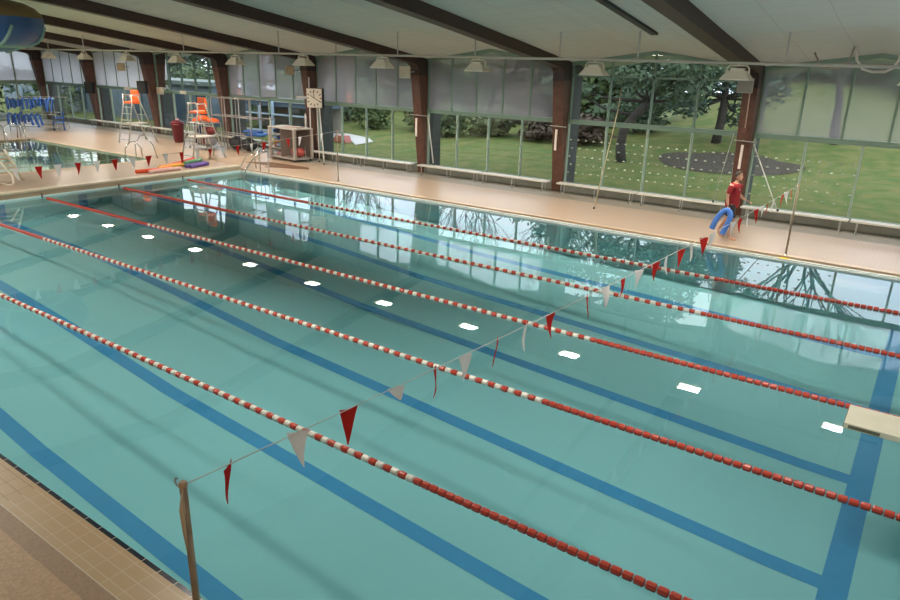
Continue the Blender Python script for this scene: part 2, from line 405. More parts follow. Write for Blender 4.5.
def end_wall():
    x = XL - .2
    fr = MB(); ys = [GY - .3 - 1.35 * i for i in range(18)]
    for y in ys: fr.bb(x - .06, x + .06, y - .05, y + .05, BK + .1, 4.6)
    fr.bb(x - .08, x + .08, -8, GY, TOPZ - .1, TOPZ + .12); fr.bb(x - .08, x + .08, -8, GY, BK, BK + .12)
    root = structure(fr.build('window_10', PALEG))
    for i in range(17):
        a, c = ys[i + 1], ys[i]
        p = MB(); p.add([(x, a, BK + .1), (x, c, BK + .1), (x, c, 4.7), (x, a, 4.7)], [(0, 1, 2, 3)]); p.build('glass_pane', GLASS, root)
        s = MB(); s.add([(x + .07, a + .04, TOPZ + .12), (x + .07, c - .04, TOPZ + .12), (x + .07, c - .04, 4.65), (x + .07, a + .04, 4.65)], [(0, 1, 2, 3)]); s.build('roller_blind', SCREENW, root)
    b = MB(); b.bb(x - .2, x + .1, -8.2, GY + .1, 4.6, 7.4); structure(b.build('wall_left', P('painted_block_wall', (.55, .52, .46), .7)))
end_wall()

ORD = ['first', 'second', 'third', 'fourth', 'fifth', 'sixth', 'seventh', 'eighth', 'ninth', 'tenth', 'eleventh', 'twelfth']
# ------------------------------------------------------------------ lighting pipe and floodlights
LAMPE = emis('lamp_glow', (1, .91, .79), 215)
PY, PZ = 13.1, 4.5
def pipe():
    b = MB(); b.tube([(XL, PY, PZ - .06), (-12, PY, PZ - .03), (5, PY, PZ), (14, PY, PZ), (22.4, PY, PZ - .03)], .035, 8)
    o = b.build('lighting_pipe', P('painted_pipe', (.4, .38, .32), .5), smooth=True)
    tag(o, 'long pale pipe hung under the roof beams carrying the floodlights', 'pipe')
    for x in (-18.6, -15, -11.6, -7.6, -3.7, -.6, 2.1, 5.0, 7.75, 10.75, 13.55, 15.8, 19.35, 22.2):
        b = MB(); b.tube([(x, PY, PZ - .02), (x, PY, ceil_z(x, PY))], .022, 6); b.mi = 0
        b.build('hanger_rod', GREY, o)
pipe()
def make_lamp():
    t = thing('floodlight', '-', 'lamp')
    a, c, d, e = .33, .2, .23, .13; z0, z1 = -.32, -.14
    b = MB(); vs = [(-a, -d, z0), (a, -d, z0), (a, d, z0), (-a, d, z0), (-c, -e, z1), (c, -e, z1), (c, e, z1), (-c, e, z1)]
    b.add(vs, [(4, 5, 6, 7), (0, 1, 5, 4), (1, 2, 6, 5), (2, 3, 7, 6), (3, 0, 4, 7)])
    for s in (-1, 1):
        b.bb(-a, a, s * d - .01, s * d + .01, z0 - .035, z0); b.bb(s * a - .01, s * a + .01, -d, d, z0 - .035, z0)
    b.box((0, 0, z1 + .03), (.3, .2, .06))
    b.build('housing', CREAM, t)
    b = MB(); b.bb(-.27, .27, -.18, .18, z0 + .0, z0 + .012); b.build('lens', LAMPE, t)
    b = MB(); b.tube([(-.27, 0, z0 + .1), (-.25, 0, -.08), (-.2, 0, -.02), (.2, 0, -.02), (.25, 0, -.08), (.27, 0, z0 + .1)], .02, 6)
    b.tube([(0, 0, -.03), (0, 0, .05)], .03, 6); b.build('yoke', CREAM, t); return t
def lamps():
    src = make_lamp(); xs = [22.0, 18.33, 14.63, 10.87, 7.1, 3.37, -.42, -4.25, -8.0, -11.65, -15.1]
    for i, x in enumerate(xs):
        o = src if i == 0 else dup(src)
        z = PZ - .05 if x > 0 else PZ - .1
        o.location = (x, PY, z)
        o['label'] = 'cream floodlight hung from the roof pipe, ' + ORD[i] + ' one counted from the right'
        o['group'] = 'floodlights on the roof pipe'
lamps()
# fill lights without fixtures, added over the near half to brighten the pool
for x, y in ((-9.7, 2.2), (-3.6, 1.6), (2.5, .5), (8.7, -1.5), (14.8, .3), (20.9, 3.0)):
    l = bpy.data.lights.new('near_side_fill', 'AREA'); l.shape = 'RECTANGLE'; l.size = 2.4; l.size_y = .6; l.energy = 520 if x < -8 else 215; l.color = (1, .91, .8)
    o = bpy.data.objects.new('near_side_fill', l); o.location = (x, y, 5.2); o.rotation_euler = (math.radians(25), 0, 0); C.objects.link(o)

# ------------------------------------------------------------------ lane ropes
def ropes():
    pitch, r, ln = .1075, .041, .094
    prof = [(.03, -ln / 2), (r * .92, -ln / 2 + .004), (r, -ln / 2 + .016), (r, ln / 2 - .016), (r * .92, ln / 2 - .004), (.03, ln / 2)]
    def bead(mb, c, n=10): mb.lathe(prof, c, n, 0)
    b1 = MB(); bead(b1, (0, 0, 0)); red0 = b1.build('float_disc', RED, smooth=False); me_r = red0.data
    b1 = MB(); bead(b1, (0, 0, 0)); wh0 = b1.build('float_disc', WHITEB); me_w = wh0.data
    bpy.data.objects.remove(red0); bpy.data.objects.remove(wh0)
    names = ['lane rope nearest to the brown mosaic deck', 'second lane rope out from the brown mosaic deck', 'middle lane rope of the five, touching the floating cream board',
             'second lane rope from the window side', 'lane rope farthest out, close to the window deck']
    swap = [(5.0, 18.95), (5.3, 19.1), (5.85, 18.65), (6.3, 19.7), (6.7, 19.4)]
    for k in range(5):
        y = 2.5 * k + R.uniform(-.02, .02); xa, xb = .35 if k > 0 else .35, 24.7
        t = thing('lane_rope', 'red and white float ' + names[k], 'lane rope', (0, y, 0), group='lane ropes across the pool')
        b = MB(); b.tube([(.03, 0, .05), (xa, 0, .012), (xb, 0, .012), (24.97, 0, .05)], .008, 6); b.build('cable', GREY, t)
        b = MB(); b.tube([(.03, 0, .0), (.05, 0, .12)], .016, 6); b.build('wall_hook', DARK, t)
        items = []; n = int((xb - xa) / pitch)
        for i in range(n):
            x = xa + (i + .5) * pitch
            if x < swap[k][0] or x > swap[k][1]: c = 0
            else: c = i % 2
            px = 684 / max(1., math.hypot(22.76 - x, y + 5.03))
            items.append((px, x, c))
        vis = [it for it in items if not (k == 0 and it[1] > 19.6) and not (it[1] > 24.2 - (k == 1) * .9)]
        big = set(id(it) for it in sorted(vis, key=lambda q: -q[0])[:100])
        rest = MB()
        for it in items:
            if id(it) in big:
                o = bpy.data.objects.new('float_disc', me_w if it[2] else me_r); C.objects.link(o); o.parent = t; o.location = (it[1], 0, .012)
                o.rotation_euler = (R.uniform(0, 6), 0, R.uniform(-.03, .03))
            else:
                rest.mi = it[2]; bead(rest, (it[1], 0, .012), 8)
        ro = rest.build('float_discs', [RED, WHITEB], t); ro['kind'] = 'stuff'
ropes()

# ------------------------------------------------------------------ backstroke flags
def bunting(name_label, A, B, sag, ts, cols, size, tw=.5, rot0=PI / 2):
    A = Vector(A); B = Vector(B)
    def at(t): p = A.lerp(B, t); p.z -= 4 * sag * t * (1 - t); return p
    root = thing('flag_line', name_label, 'bunting', A)
    b = MB(); b.tube([at(i / 40) - A for i in range(41)], .0045, 5); b.build('cord', P('white_cord', (.6, .58, .54), .6), root)
    d = (B - A); yaw = math.atan2(d.y, d.x)
    for i, t in enumerate(ts):
        p = at(t); w, h = size[0], size[1] * (.4 if i == 3 and len(ts) > 25 else 1)
        b = MB(); nx, nz = 5, 7; vs = []; fs = []
        curl = R.uniform(-1, 1) * .25; skew = R.uniform(-.25, .25) * w
        for s in (0, 1):
            for q in range(nz + 1):
                v = q / nz; hw = w / 2 * (1 - .96 * v)
                for u in range(nx + 1):
                    g = u / nx * 2 - 1
                    vs.append((g * hw + skew * v * v, (.035 * math.sin(2.4 * v + i) + .5 * hw * math.sin(i * 1.7) * g) * v + curl * hw * g * g * .8 + s * .003, -h * v))
        m = (nx + 1)
        for s in (0, 1):
            o = s * (nz + 1) * m
            fs += [(o + q * m + u, o + q * m + u + 1, o + (q + 1) * m + u + 1, o + (q + 1) * m + u) for q in range(nz) for u in range(nx)]
        b.add(vs, fs)
        o = b.build('pennant', REDF if cols[i] else WHITEF, root, smooth=True, loc=p - A)
        a = R.uniform(-tw, tw)
        o.rotation_euler = (0, R.uniform(-.05, .05), yaw + a)
    return root
NP = (19.4, -3.02, 1.8); FP = (20.14, 12.98, 1.8)
PXF = [(230, 470, 1), (298, 437, 0), (350, 415, 1), (396, 388, 0), (434, 370, 1), (465, 355, 0), (497, 340, 1), (527, 325, 0), (551, 315, 1), (588, 293, 1), (607, 284, 0), (623, 277, 1), (640, 268, 0), (656, 261, 1), (668, 254, 0), (681, 248, 1), (692, 243, 0), (704, 235, 1), (713, 231, 0), (734, 222, 0), (741, 219, 1), (748, 212, 0), (757, 209, 1), (763, 205, 0), (768, 203, 1), (775, 199, 0), (783, 194, 1), (787, 191, 0), (792, 188, 1)]
def near_ts():
    """where along the cord the pennants hang (y of each, measured)"""
    ys = YS
    return [(y - NP[1]) / (FP[1] - NP[1]) for y in ys]
YS = [-2.69, -2.12, -1.62, -1.1, -0.6, -0.15, 0.38, 0.93, 1.43, 2.3, 2.82, 3.28, 3.83, 4.39, 4.84, 5.37, 5.84, 6.4, 6.86, 8.01, 8.44, 8.88, 9.49, 9.92, 10.3, 10.84, 11.51, 11.86, 12.31]
bunting('white cord of red and white pennants stretched over the near part of the pool', NP, FP, .12, near_ts(), [q[2] for q in PXF], (.165, .29), .7)
FYS = [1.9, 2.42] + [2.95, 3.4, 3.9, 4.4, 4.89, 5.4, 5.87, 6.4, 6.91, 7.44, 7.9, 8.36, 8.92, 9.43, 9.95, 10.97, 11.51, 12.55]
FA, FB = (4.75, -3.0, 1.8), (4.75, 13.3, 1.89)
bunting('far cord of red and white pennants hanging in front of the raised bulkhead', FA, FB, .2, [(y + 3) / 16.3 for y in FYS], [1, 0] * 8 + [1, 1, 0, 0], (.18, .31), .35)

def flag_pole(loc, h, label, rag=False):
    t = thing('flag_pole', label, 'pole', loc, group='pool flag poles')
    b = MB(); b.tube([(0, 0, 0), (0, 0, h)], .023, 12); b.build('post', P('weathered_steel_post', (.3, .23, .15), .4, .2, noise=(6, (.22, .16, .1))), t, True)
    b = MB(); b.lathe([(.055, 0), (.055, .012), (.034, .03)], (0, 0, 0), 12); b.build('base_collar', STEEL, t)
    b = MB(); b.lathe([(.026, h - .03), (.027, h - .01), (.022, h + .004)], (0, 0, 0), 12); b.build('cap', P('brown_cap', (.4, .26, .14), .5), t)
    b = MB(); b.tube([(-.03, 0, h - .05), (-.07, 0, h - .05), (-.085, 0, h - .03), (-.075, 0, h), (-.055, 0, h + .005)], .006, 6); b.build('hook', GREY, t)
    if rag:
        b = MB()
        for a in (0, 1, 2): b.tube([(.02 * math.cos(a), .02 * math.sin(a) - .025, h - .06), (-.016 + .01 * a, -.026, h - .2), (-.004 + .008 * a, -.028, h - .35), (.008, -.026, h - .52)], [.007, .01, .009, .003], 6)
        b.build('tied_cord', P('tan_tied_rag', (.5, .38, .25), .8), t, True)
flag_pole((NP[0], NP[1], DK), NP[2] - DK + .02, 'brown weathered flag pole on the mosaic deck in front', True)
flag_pole((FP[0], FP[1], DK), FP[2] - DK + .02, 'flag pole on the window deck to the right of the walking person')
flag_pole((FB[0], FB[1], DK), FB[2] - DK + .02, 'thin flag pole at the water edge right of the storage trolley')
tag(MB().bb(20.05, 20.25, 12.66, 12.86, .03, .042).build('depth_marker', P('yellow_marker', (.75, .55, .03), .4)), 'small yellow marker at the water edge below the right flag pole', 'marker')

# ------------------------------------------------------------------ floating board
t = thing('floating_board', 'cream rectangular board lying over the water by the middle lane rope', 'board', (23.6, 4.54, .075))
b = MB(); b.bb(-1.15, 1.15, -.31, .31, -.05, .03); b.build('deck_panel', P('cream_board', (.68, .65, .52), .55, noise=(3, (.63, .6, .46), 5)), t, bevel=.008)
b = MB(); b.bb(-1.156, -1.15, -.3, .3, -.05, .012); b.bb(-1.1, -.75, -.318, -.31, -.03, .012); b.build('edge_strip', P('dark_edge_strip', (.13, .12, .08), .6), t)

# ------------------------------------------------------------------ benches along the window wall
def make_bench(L):
    t = thing('bench', '-', 'bench')
    b = MB(); b.bb(-L / 2, L / 2, -.16, .16, .36, .41); b.build('seat', P('pale_bench_board', (.62, .58, .5), .45, noise=(2, (.57, .53, .45))), t, bevel=.008)
    for x in (-L / 2 + .18, 0, L / 2 - .18):
        b = MB(); b.tube([(x, -.12, 0), (x, -.12, .34), (x, .12, .34), (x, .12, 0)], .018, 6); b.build('leg_frame', GREY, t)
    return t
b0 = make_bench(2.85); first = True
bl = []
for k, nm in ((-4, 'sixth'), (-3, 'fifth'), (-2, 'fourth'), (-1, 'third'), (0, 'second'), (1, 'first'), (2, None), (3, None)):
    for s in (0, 1):
        x = X[k] + .28 + 1.44 + s * 2.9
        if k == 3 and s: continue
        z = BK if x < -2.4 else DK
        o = b0 if first else dup(b0); first = False
        o.location = (x, 16.72, z)
        if k == 2: lab = 'pale wall bench right of the walking person, ' + ('beside the flag pole' if s == 0 else 'running out of the picture')
        elif k == 3: lab = 'pale wall bench at the far right beyond the last column'
        else:
            where = {1: 'between the two columns left of the walking person', 0: 'in the second bay left of the walking person', -1: 'just right of the wall clock', -2: 'behind the storage trolley', -3: 'behind the nearer lifeguard chair', -4: 'behind the farther lifeguard chair'}[k]
            lab = 'pale bench %s, %s one' % (where, 'left' if s == 0 else 'right')
        o['label'] = lab; o['group'] = 'benches along the window wall'

# ------------------------------------------------------------------ things on the columns
def strips():
    for k, nm in ((0, 'the column with the cream loudspeaker'), (1, 'the column in the middle of the windows'), (2, 'the column behind the walking person'), (-1, 'the column with the clock')):
        y = 16.95; b = MB(); b.box((X[k] + (.02 if k != -1 else -.1), y - .12, 1.9 if k != -1 else 1.7), (.07, .04, .7))
        tag(b.build('marker_strip', P('white_marker_strip', (.75, .66, .58), .5)), 'narrow white strip fixed upright on ' + nm, 'strip', 'white strips on the columns')
strips()
def speaker(x, y, z, size, m, label, rz=0.):
    t = thing('loudspeaker', label, 'loudspeaker', (x, y, z), rz)
    w, d, h = size
    b = MB(); b.prism([(-w / 2, -d / 2), (w / 2, -d / 2), (w / 2 - .05, d / 2), (-w / 2 + .05, d / 2)], 2, -h / 2, h / 2); b.build('cabinet', m, t, bevel=.01)
    b = MB(); b.bb(-w / 2 + .03, w / 2 - .03, -d / 2 - .012, -d / 2, -h / 2 + .03, h / 2 - .03); b.build('grille', P(m.name + '_grille', tuple(c * .8 for c in m.node_tree.nodes['Principled BSDF'].inputs['Base Color'].default_value[:3]), .7), t)
    b = MB(); b.tube([(0, d / 2 - .01, 0), (0, d / 2 + .22, .03)], .025, 6); b.build('bracket', GREY, t)
speaker(X[0] - .05, 16.2, 3.95, (.42, .3, .42), CREAM, 'cream loudspeaker on the column left of the middle windows', -.5)
speaker(X[2] - .02, 16.3, 3.93, (.42, .3, .4), P('grey_speaker', (.3, .28, .25), .6), 'grey loudspeaker under the roof above the walking person', 0)
speaker(X[-1] - .25, 16.2, 3.85, (.4, .3, .34), P('tan_speaker', (.42, .33, .22), .6), 'tan loudspeaker hanging high above the wall clock', -.5)
speaker(X[-3] - .6, 15.9, 3.7, (.4, .35, .4), P('tan_speaker'  , (.42, .33, .22), .6), 'small tan loudspeaker at the column behind the farther lifeguard chair', -.6)
speaker(X[-3] + .55, 16.3, 2.72, (.5, .3, .62), DARK, 'black loudspeaker box on the column between the lifeguard chairs', .5)
speaker(X[-4] + 1.35, 16.3, 2.5, (.48, .3, .62), DARK, 'black loudspeaker box on the column left of the farther lifeguard chair', .5)
def wires():
    b = MB(); b.tube([(X[2] + .02, 16.68, 3.85), (X[2] + .02, 16.78, 2.9), (X[2] + .0, 16.86, 2.75)], .016, 6)
    tag(b.build('conduit', P('pale_conduit', (.5, .36, .28), .5)), 'thin conduit running down the column below the grey loudspeaker', 'conduit')
    b = MB(); b.lathe([(.08, -.02), (.08, .02), (.05, .035)], (0, 0, 0), 12, 1)
    o = b.build('bell', P('rusty_red_bell', (.12, .04, .03), .5), loc=(X[2] + .0, 16.72, 2.68)); tag(o, 'small round dark bell on the column above the walking person', 'bell')
    b = MB(); b.tube([(20.5, 15.2, 4.95), (20.56, 15.2, 4.64), (20.73, 15.2, 4.43), (20.94, 15.2, 4.37), (21.21, 15.2, 4.38), (21.36, 15.2, 4.47), (21.44, 15.2, 4.65), (21.48, 15.2, 4.92)], .03, 8)
    tag(b.build('hanging_hose', P('pale_hose', (.55, .5, .44), .5), smooth=True), 'pale hose looping down from the ceiling at the far right', 'hose')
    b = MB(); b.tube([(20.46, 15.2, 4.95), (20.4, 15.2, 4.64), (20.27, 15.2, 4.47), (20.1, 15.2, 4.4), (19.8, 15.2, 4.45), (19.6, 15.2, 4.8)], .022, 8)
    tag(b.build('hanging_hose', P('brown_hose', (.25, .2, .17), .5), smooth=True), 'brown cable looping below the ceiling left of the pale hose', 'hose')
wires()
def clock():
    t = thing('wall_clock', 'large square pale training clock on the column by the storage trolley', 'clock', (X[-1] + .9, 16.45, 2.76), .5)
    b = MB(); b.bb(-.34, .34, .0, .3, -.4, .4); b.build('case', DARK, t)
    b = MB(); b.bb(-.33, .33, -.02, .0, -.39, .39); b.build('dial', P('cream_dial', (.62, .54, .44), .5), t)
    b = MB()
    for i in range(12):
        a = PI / 6 * i; b.box((.29 * math.sin(a), -.025, .29 * math.cos(a)), (.04, .008, .09), M=Matrix.Rotation(a, 4, 'Y'))
    b.build('printed_marks', P('dark_marks', (.06, .05, .05), .6), t)
    for nm, a, l in (('minute_hand', math.radians(118), .33), ('hour_hand', math.radians(-55), .2), ('second_hand', math.radians(-5), .3)):
        b = MB(); b.box((math.sin(a) * l / 2, -.032, math.cos(a) * l / 2), (.025, .008, l), M=Matrix.Rotation(a, 4, 'Y')); b.build(nm, BLACK, t)
    b = MB(); b.bb(-.9, -.2, .28, .34, -.05, .05); b.build('bracket', GREY, t)
clock()
def poles():
    """long reaching poles leaning on the wall"""
    yel = P('pale_yellow_pole', (.42, .36, .22), .5); wh = P('white_pole', (.62, .6, .55), .45)
    def pole(nm, pts, r, m, label, cat='pole', foot=True):
        t = thing(nm, label, cat, pts[0], group='poles leaning on the window wall')
        p0 = Vector(pts[0]); b = MB(); b.tube([Vector(p) - p0 for p in pts], r, 8); b.build('shaft', m, t, True)
        if foot: b = MB(); b.ball((0, 0, .03), (.035, .035, .04), 8, 6); b.build('rubber_foot', BLACK, t)
    pole('reaching_pole', [(14.15, 15.07, DK), (14.03, 16.5, 3.02), (13.98, 16.75, 3.7)], .018, yel, 'long yellowish pole leaning to the roof left of the walking person')
    pole('reaching_pole', [(19.2, 16.5, .5), (18.14, 17.05, 2.27)], .018, wh, 'white pole leaning to the right of the column behind the person')
    pole('reaching_pole', [(17.34, 16.6, .5), (17.55, 17.15, 2.85)], .014, P('dull_pole', (.35, .38, .3), .5), 'thin dull pole leaning left of the column behind the person')
    pole('reaching_pole', [(6.45, 16.9, .5), (5.98, 17.1, 2.35)], .025, wh, 'white pole leaning beside the column with the cream loudspeaker')
    pole('reaching_pole', [(1.32, 15.98, DK), (.55, 16.55, 2.35)], .028, wh, 'slanting white pole below the wall clock, rightmost of four')
    pole('reaching_pole', [(.6, 16.4, DK), (.35, 16.6, 2.35)], .024, wh, 'upright white pole below the wall clock, second from right')
    pole('reaching_pole', [(.0, 16.5, DK), (-.1, 16.62, 3.6)], .028, wh, 'tallest upright white pole, passing behind the wall clock')
    pole('reaching_pole', [(-.3, 16.45, DK), (-.45, 16.6, 1.5)], .03, wh, 'short white pole on the left edge of the clock column')
    for k, nm in ((0, 'cream loudspeaker'), (1, 'middle windows'), (2, 'walking person')):
        b = MB(); b.tube([(X[k] - .22, 16.75, 2.38), (X[k] + .75 * (k == 0) + .42 * (k != 0), 16.75, 2.36)], .018, 6); b.tube([(X[k], 16.75, 2.37), (X[k], 16.98, 2.37)], .018, 6)
        tag(b.build('pole_bracket', GREY), 'thin horizontal bracket bar across the column by the ' + nm, 'bracket', 'bracket bars on the columns')
poles()

# ------------------------------------------------------------------ lifeguard chairs
def lifeguard():
    t = thing('lifeguard_chair', '-', 'lifeguard chair')
    w = .36; H = 1.85
    for s in (-1, 1):
        b = MB(); b.tube([(s * w, -.75, 0), (s * w * .85, -.28, H), (s * w * .85, -.26, H + .38), (s * w * .85, .1, H + .38)], .03, 8); b.build('front_rail', GALV, t, True)
        b = MB(); b.tube([(s * (w + .04), .85, 0), (s * w * .85, .22, H), (s * w * .85, .1, H + .38)], .028, 8); b.build('rear_leg', GALV, t, True)
    for i in range(6):
        f = (i + .6) / 6.2; z = H * f; y = -.75 + .47 * f; x = w * (1 - .15 * f)
        b = MB(); b.bb(-x, x, y - .05, y + .05, z - .015, z + .015); b.build('step', GALV, t)
    b = MB(); b.bb(-w * .9, w * .9, -.45, .5, .88, .93); b.build('shelf', P('pale_board', (.6, .56, .48), .5), t)
    b = MB()
    for z in (.45, 1.3): b.tube([(-w, .85 - .63 * z / H, z), (w, .85 - .63 * z / H, z)], .018, 6)
    for s in (-1, 1): b.tube([(s * w * .93, -.52, .9), (s * w, .55, .9)], .018, 6)
    b.build('brace', GALV, t)
    b = MB(); b.prism([(-.32, H + .0), (.2, H - .04), (.24, H + .0), (.26, H + .45), (.2, H + .62), (.14, H + .62), (.12, H + .12), (-.3, H + .07)], 0, -.25, .25); b.build('seat', ORANGE, t, bevel=.03)
    b = MB()
    for s in (-1, 1): b.ball((s * w * .85, -.26, H + .38), .05, 8, 6)
    b.build('arm_end', WHITE, t); return t
lg = lifeguard(); lg.location = (-2.7, 12.85, BK); lg['label'] = 'tall steel lifeguard chair with orange seat, nearer one by the bulkhead noodles'; lg['group'] = 'lifeguard chairs'
l2 = dup(lg); l2.location = (-9.75, 14.15, BK); l2.rotation_euler.z = .12; l2['label'] = 'tall steel lifeguard chair with orange seat, farther one beside the small pool'

# ------------------------------------------------------------------ equipment on the far deck
def bin_():
    t = thing('waste_bin', 'dark red tapered bin by the windows behind the nearer lifeguard chair', 'bin', (-8.45, 15.6, BK))
    rd = P('dark_red_plastic', (.13, .01, .016), .4)
    MB().lathe([(.2, 0), (.22, .03), (.3, .8), (.34, .83), (.34, .9), (.31, .91)], (0, 0, 0), 20).build('body', rd, t, True)
    MB().lathe([(.32, .91), (.31, .97), (.2, 1.04), (.08, 1.07)], (0, 0, 0), 20).build('lid', rd, t, True)
    MB().ball((.02, 0, 1.1), (.1, .09, .07), 8, 6).build('liner_bag', P('pink_liner_bag', (.55, .3, .32), .5), t)
bin_()
def jackets():
    t = thing('equipment_trolley', 'low wire trolley of dark gear behind the nearer lifeguard chair', 'trolley', (-5.35, 14.95, BK))
    w, d, h = .6, .45, 1.2
    b = MB()
    for x in (-w, w):
        for y in (-d, d): b.tube([(x, y, .1), (x, y, h)], .025, 6)
    for z in (.15, .65, h):
        for y in (-d, d): b.tube([(-w, y, z), (w, y, z)], .02, 6)
        for x in (-w, w): b.tube([(x, -d, z), (x, d, z)], .02, 6)
    for i in range(1, 6): b.tube([(-w + i * w / 3, -d, .15), (-w + i * w / 3, -d, h)], .014, 5)
    b.build('frame', GALV, t)
    for z in (.16, .66, h): b = MB(); b.bb(-w, w, -d, d, z - .012, z + .012); b.build('shelf', GREY, t)
    for x in (-w, w):
        for y in (-d, d): MB().lathe([(.05, -.02), (.06, 0), (.05, .02)], (x, y, .06), 10, 1).build('wheel', BLACK, t)
    cols = [P('navy_gear', (.05, .06, .13), .7), P('grey_gear', (.3, .3, .31), .7), P('dark_red_gear', (.25, .05, .05), .7), P('tan_gear', (.4, .33, .25), .7)]
    for i in range(8):
        x = -.46 + (i % 4) * .3 + R.uniform(-.04, .04); z = (.17 if i < 4 else .67)
        b = MB(); b.ball((0, 0, .2), (.15, .3, .2), 10, 7); o = b.build('gear_bag', cols[(i * 3 + i // 4) % 4], loc=(t.location.x + x, t.location.y, t.location.z + z))
        tag(o, 'lumpy %s bag on the %s shelf of the wire trolley, %s from the left' % (['navy', 'grey', 'dark red', 'tan'][(i * 3 + i // 4) % 4], 'lower' if i < 4 else 'middle', ORD[i % 4]), 'bag', 'bags on the wire trolley')
    for i in range(6):
        x = -.5 + i * .2; b = MB()
        b.prism([(-.3, 0), (.3, 0), (.26, .1), (.1, .17), (-.1, .17), (-.26, .1)], 1, -.13, .13)
        o = b.build('life_jacket', ORANGE, loc=(t.location.x + x, t.location.y + R.uniform(-.1, .1), t.location.z + h + .015)); o.rotation_euler = (0, R.uniform(-.1, .1), R.uniform(-.5, .5))
        o.location.z += .03 + (.1 if i in (2, 3) else 0); bv = o.modifiers.new('bevel', 'BEVEL'); bv.width = .03; bv.segments = 2
        tag(o, 'orange life jacket heaped on top of the wire trolley, %s from the left' % ORD[i], 'life jacket', 'orange life jackets on the wire trolley')
jackets()
def rack():
    """tall open tubular storage frame"""
    t = thing('tubular_rack', 'tall open rack of pale tubes standing left of the storage trolley', 'rack', (0, 0, 0))
    wm = P('pale_tube', (.33, .3, .28), .4, .3)
    xs = (-5.5, -4.5, -3.5, -2.75); y0, y1 = 15.5, 16.1
    for x in xs:
        for y in (y0, y1): MB().tube([(x, y, BK), (x, y, 2.6)], .022, 8).build('upright', wm, t, True)
    for z in (.95, 1.75, 2.56):
        for y in (y0, y1):
            MB().tube([(xs[0], y, z), (xs[-1] + (.95 if z == 1.75 else 0), y, z)], .022, 8).build('rail', wm, t, True)
        for x in xs: MB().tube([(x, y0, z), (x, y1, z)], .02, 6).build('cross_tube', wm, t, True)
    MB().tube([(-1.4, y0, DK), (-1.4, y0, 1.95)], .026, 8).build('upright', wm, t, True)
    MB().ball((-1.4, y0, 1.98), .05, 8, 6).build('end_knob', BLACK, t)
    # things on and under it
    for i, (x, y, z, m, nm) in enumerate([(-2.75, 15.8, .98, BLUE, 'lower'), (-2.6, 15.85, 1.06, P('bright_blue_foam', (.07, .22, .62), .5), 'middle'), (-2.85, 15.75, 1.14, BLUE, 'top')]):
        b = MB(); b.prism([(-.5, -.25), (.35, -.25), (.5, -.1), (.5, .1), (.35, .25), (-.5, .25)], 2, 0, .075); o = b.build('kickboard', m, loc=(x, y, z)); o.rotation_euler.z = R.uniform(-.2, .2)
        tag(o, 'blue foam kickboard lying on the tubular rack, %s of three' % nm, 'kickboard', 'kickboards on the tubular rack')
    for i, x in enumerate((-4.2, -3.3)):
        b = MB(); b.ball((0, 0, .3), (.42, .3, .3), 12, 8); o = b.build('duffel_bag', P('black_bag', (.018, .018, .02), .6), loc=(x, 15.8, BK)); tag(o, 'black bag on the floor under the tubular rack, ' + ('left one' if i == 0 else 'right one'), 'bag', 'black bags under the rack')
rack()
def yellow():
    b = MB(); b.bb(-.3, .3, -.2, .2, 0, .32); b.bb(-.33, .33, -.23, .23, .32, .36)
    tag(b.build('storage_box', P('yellow_plastic', (.8, .5, .05), .45), loc=(-2.2, 16.72, DK + .41), bevel=.02), 'yellow box on the bench left of the storage trolley', 'box')
yellow()
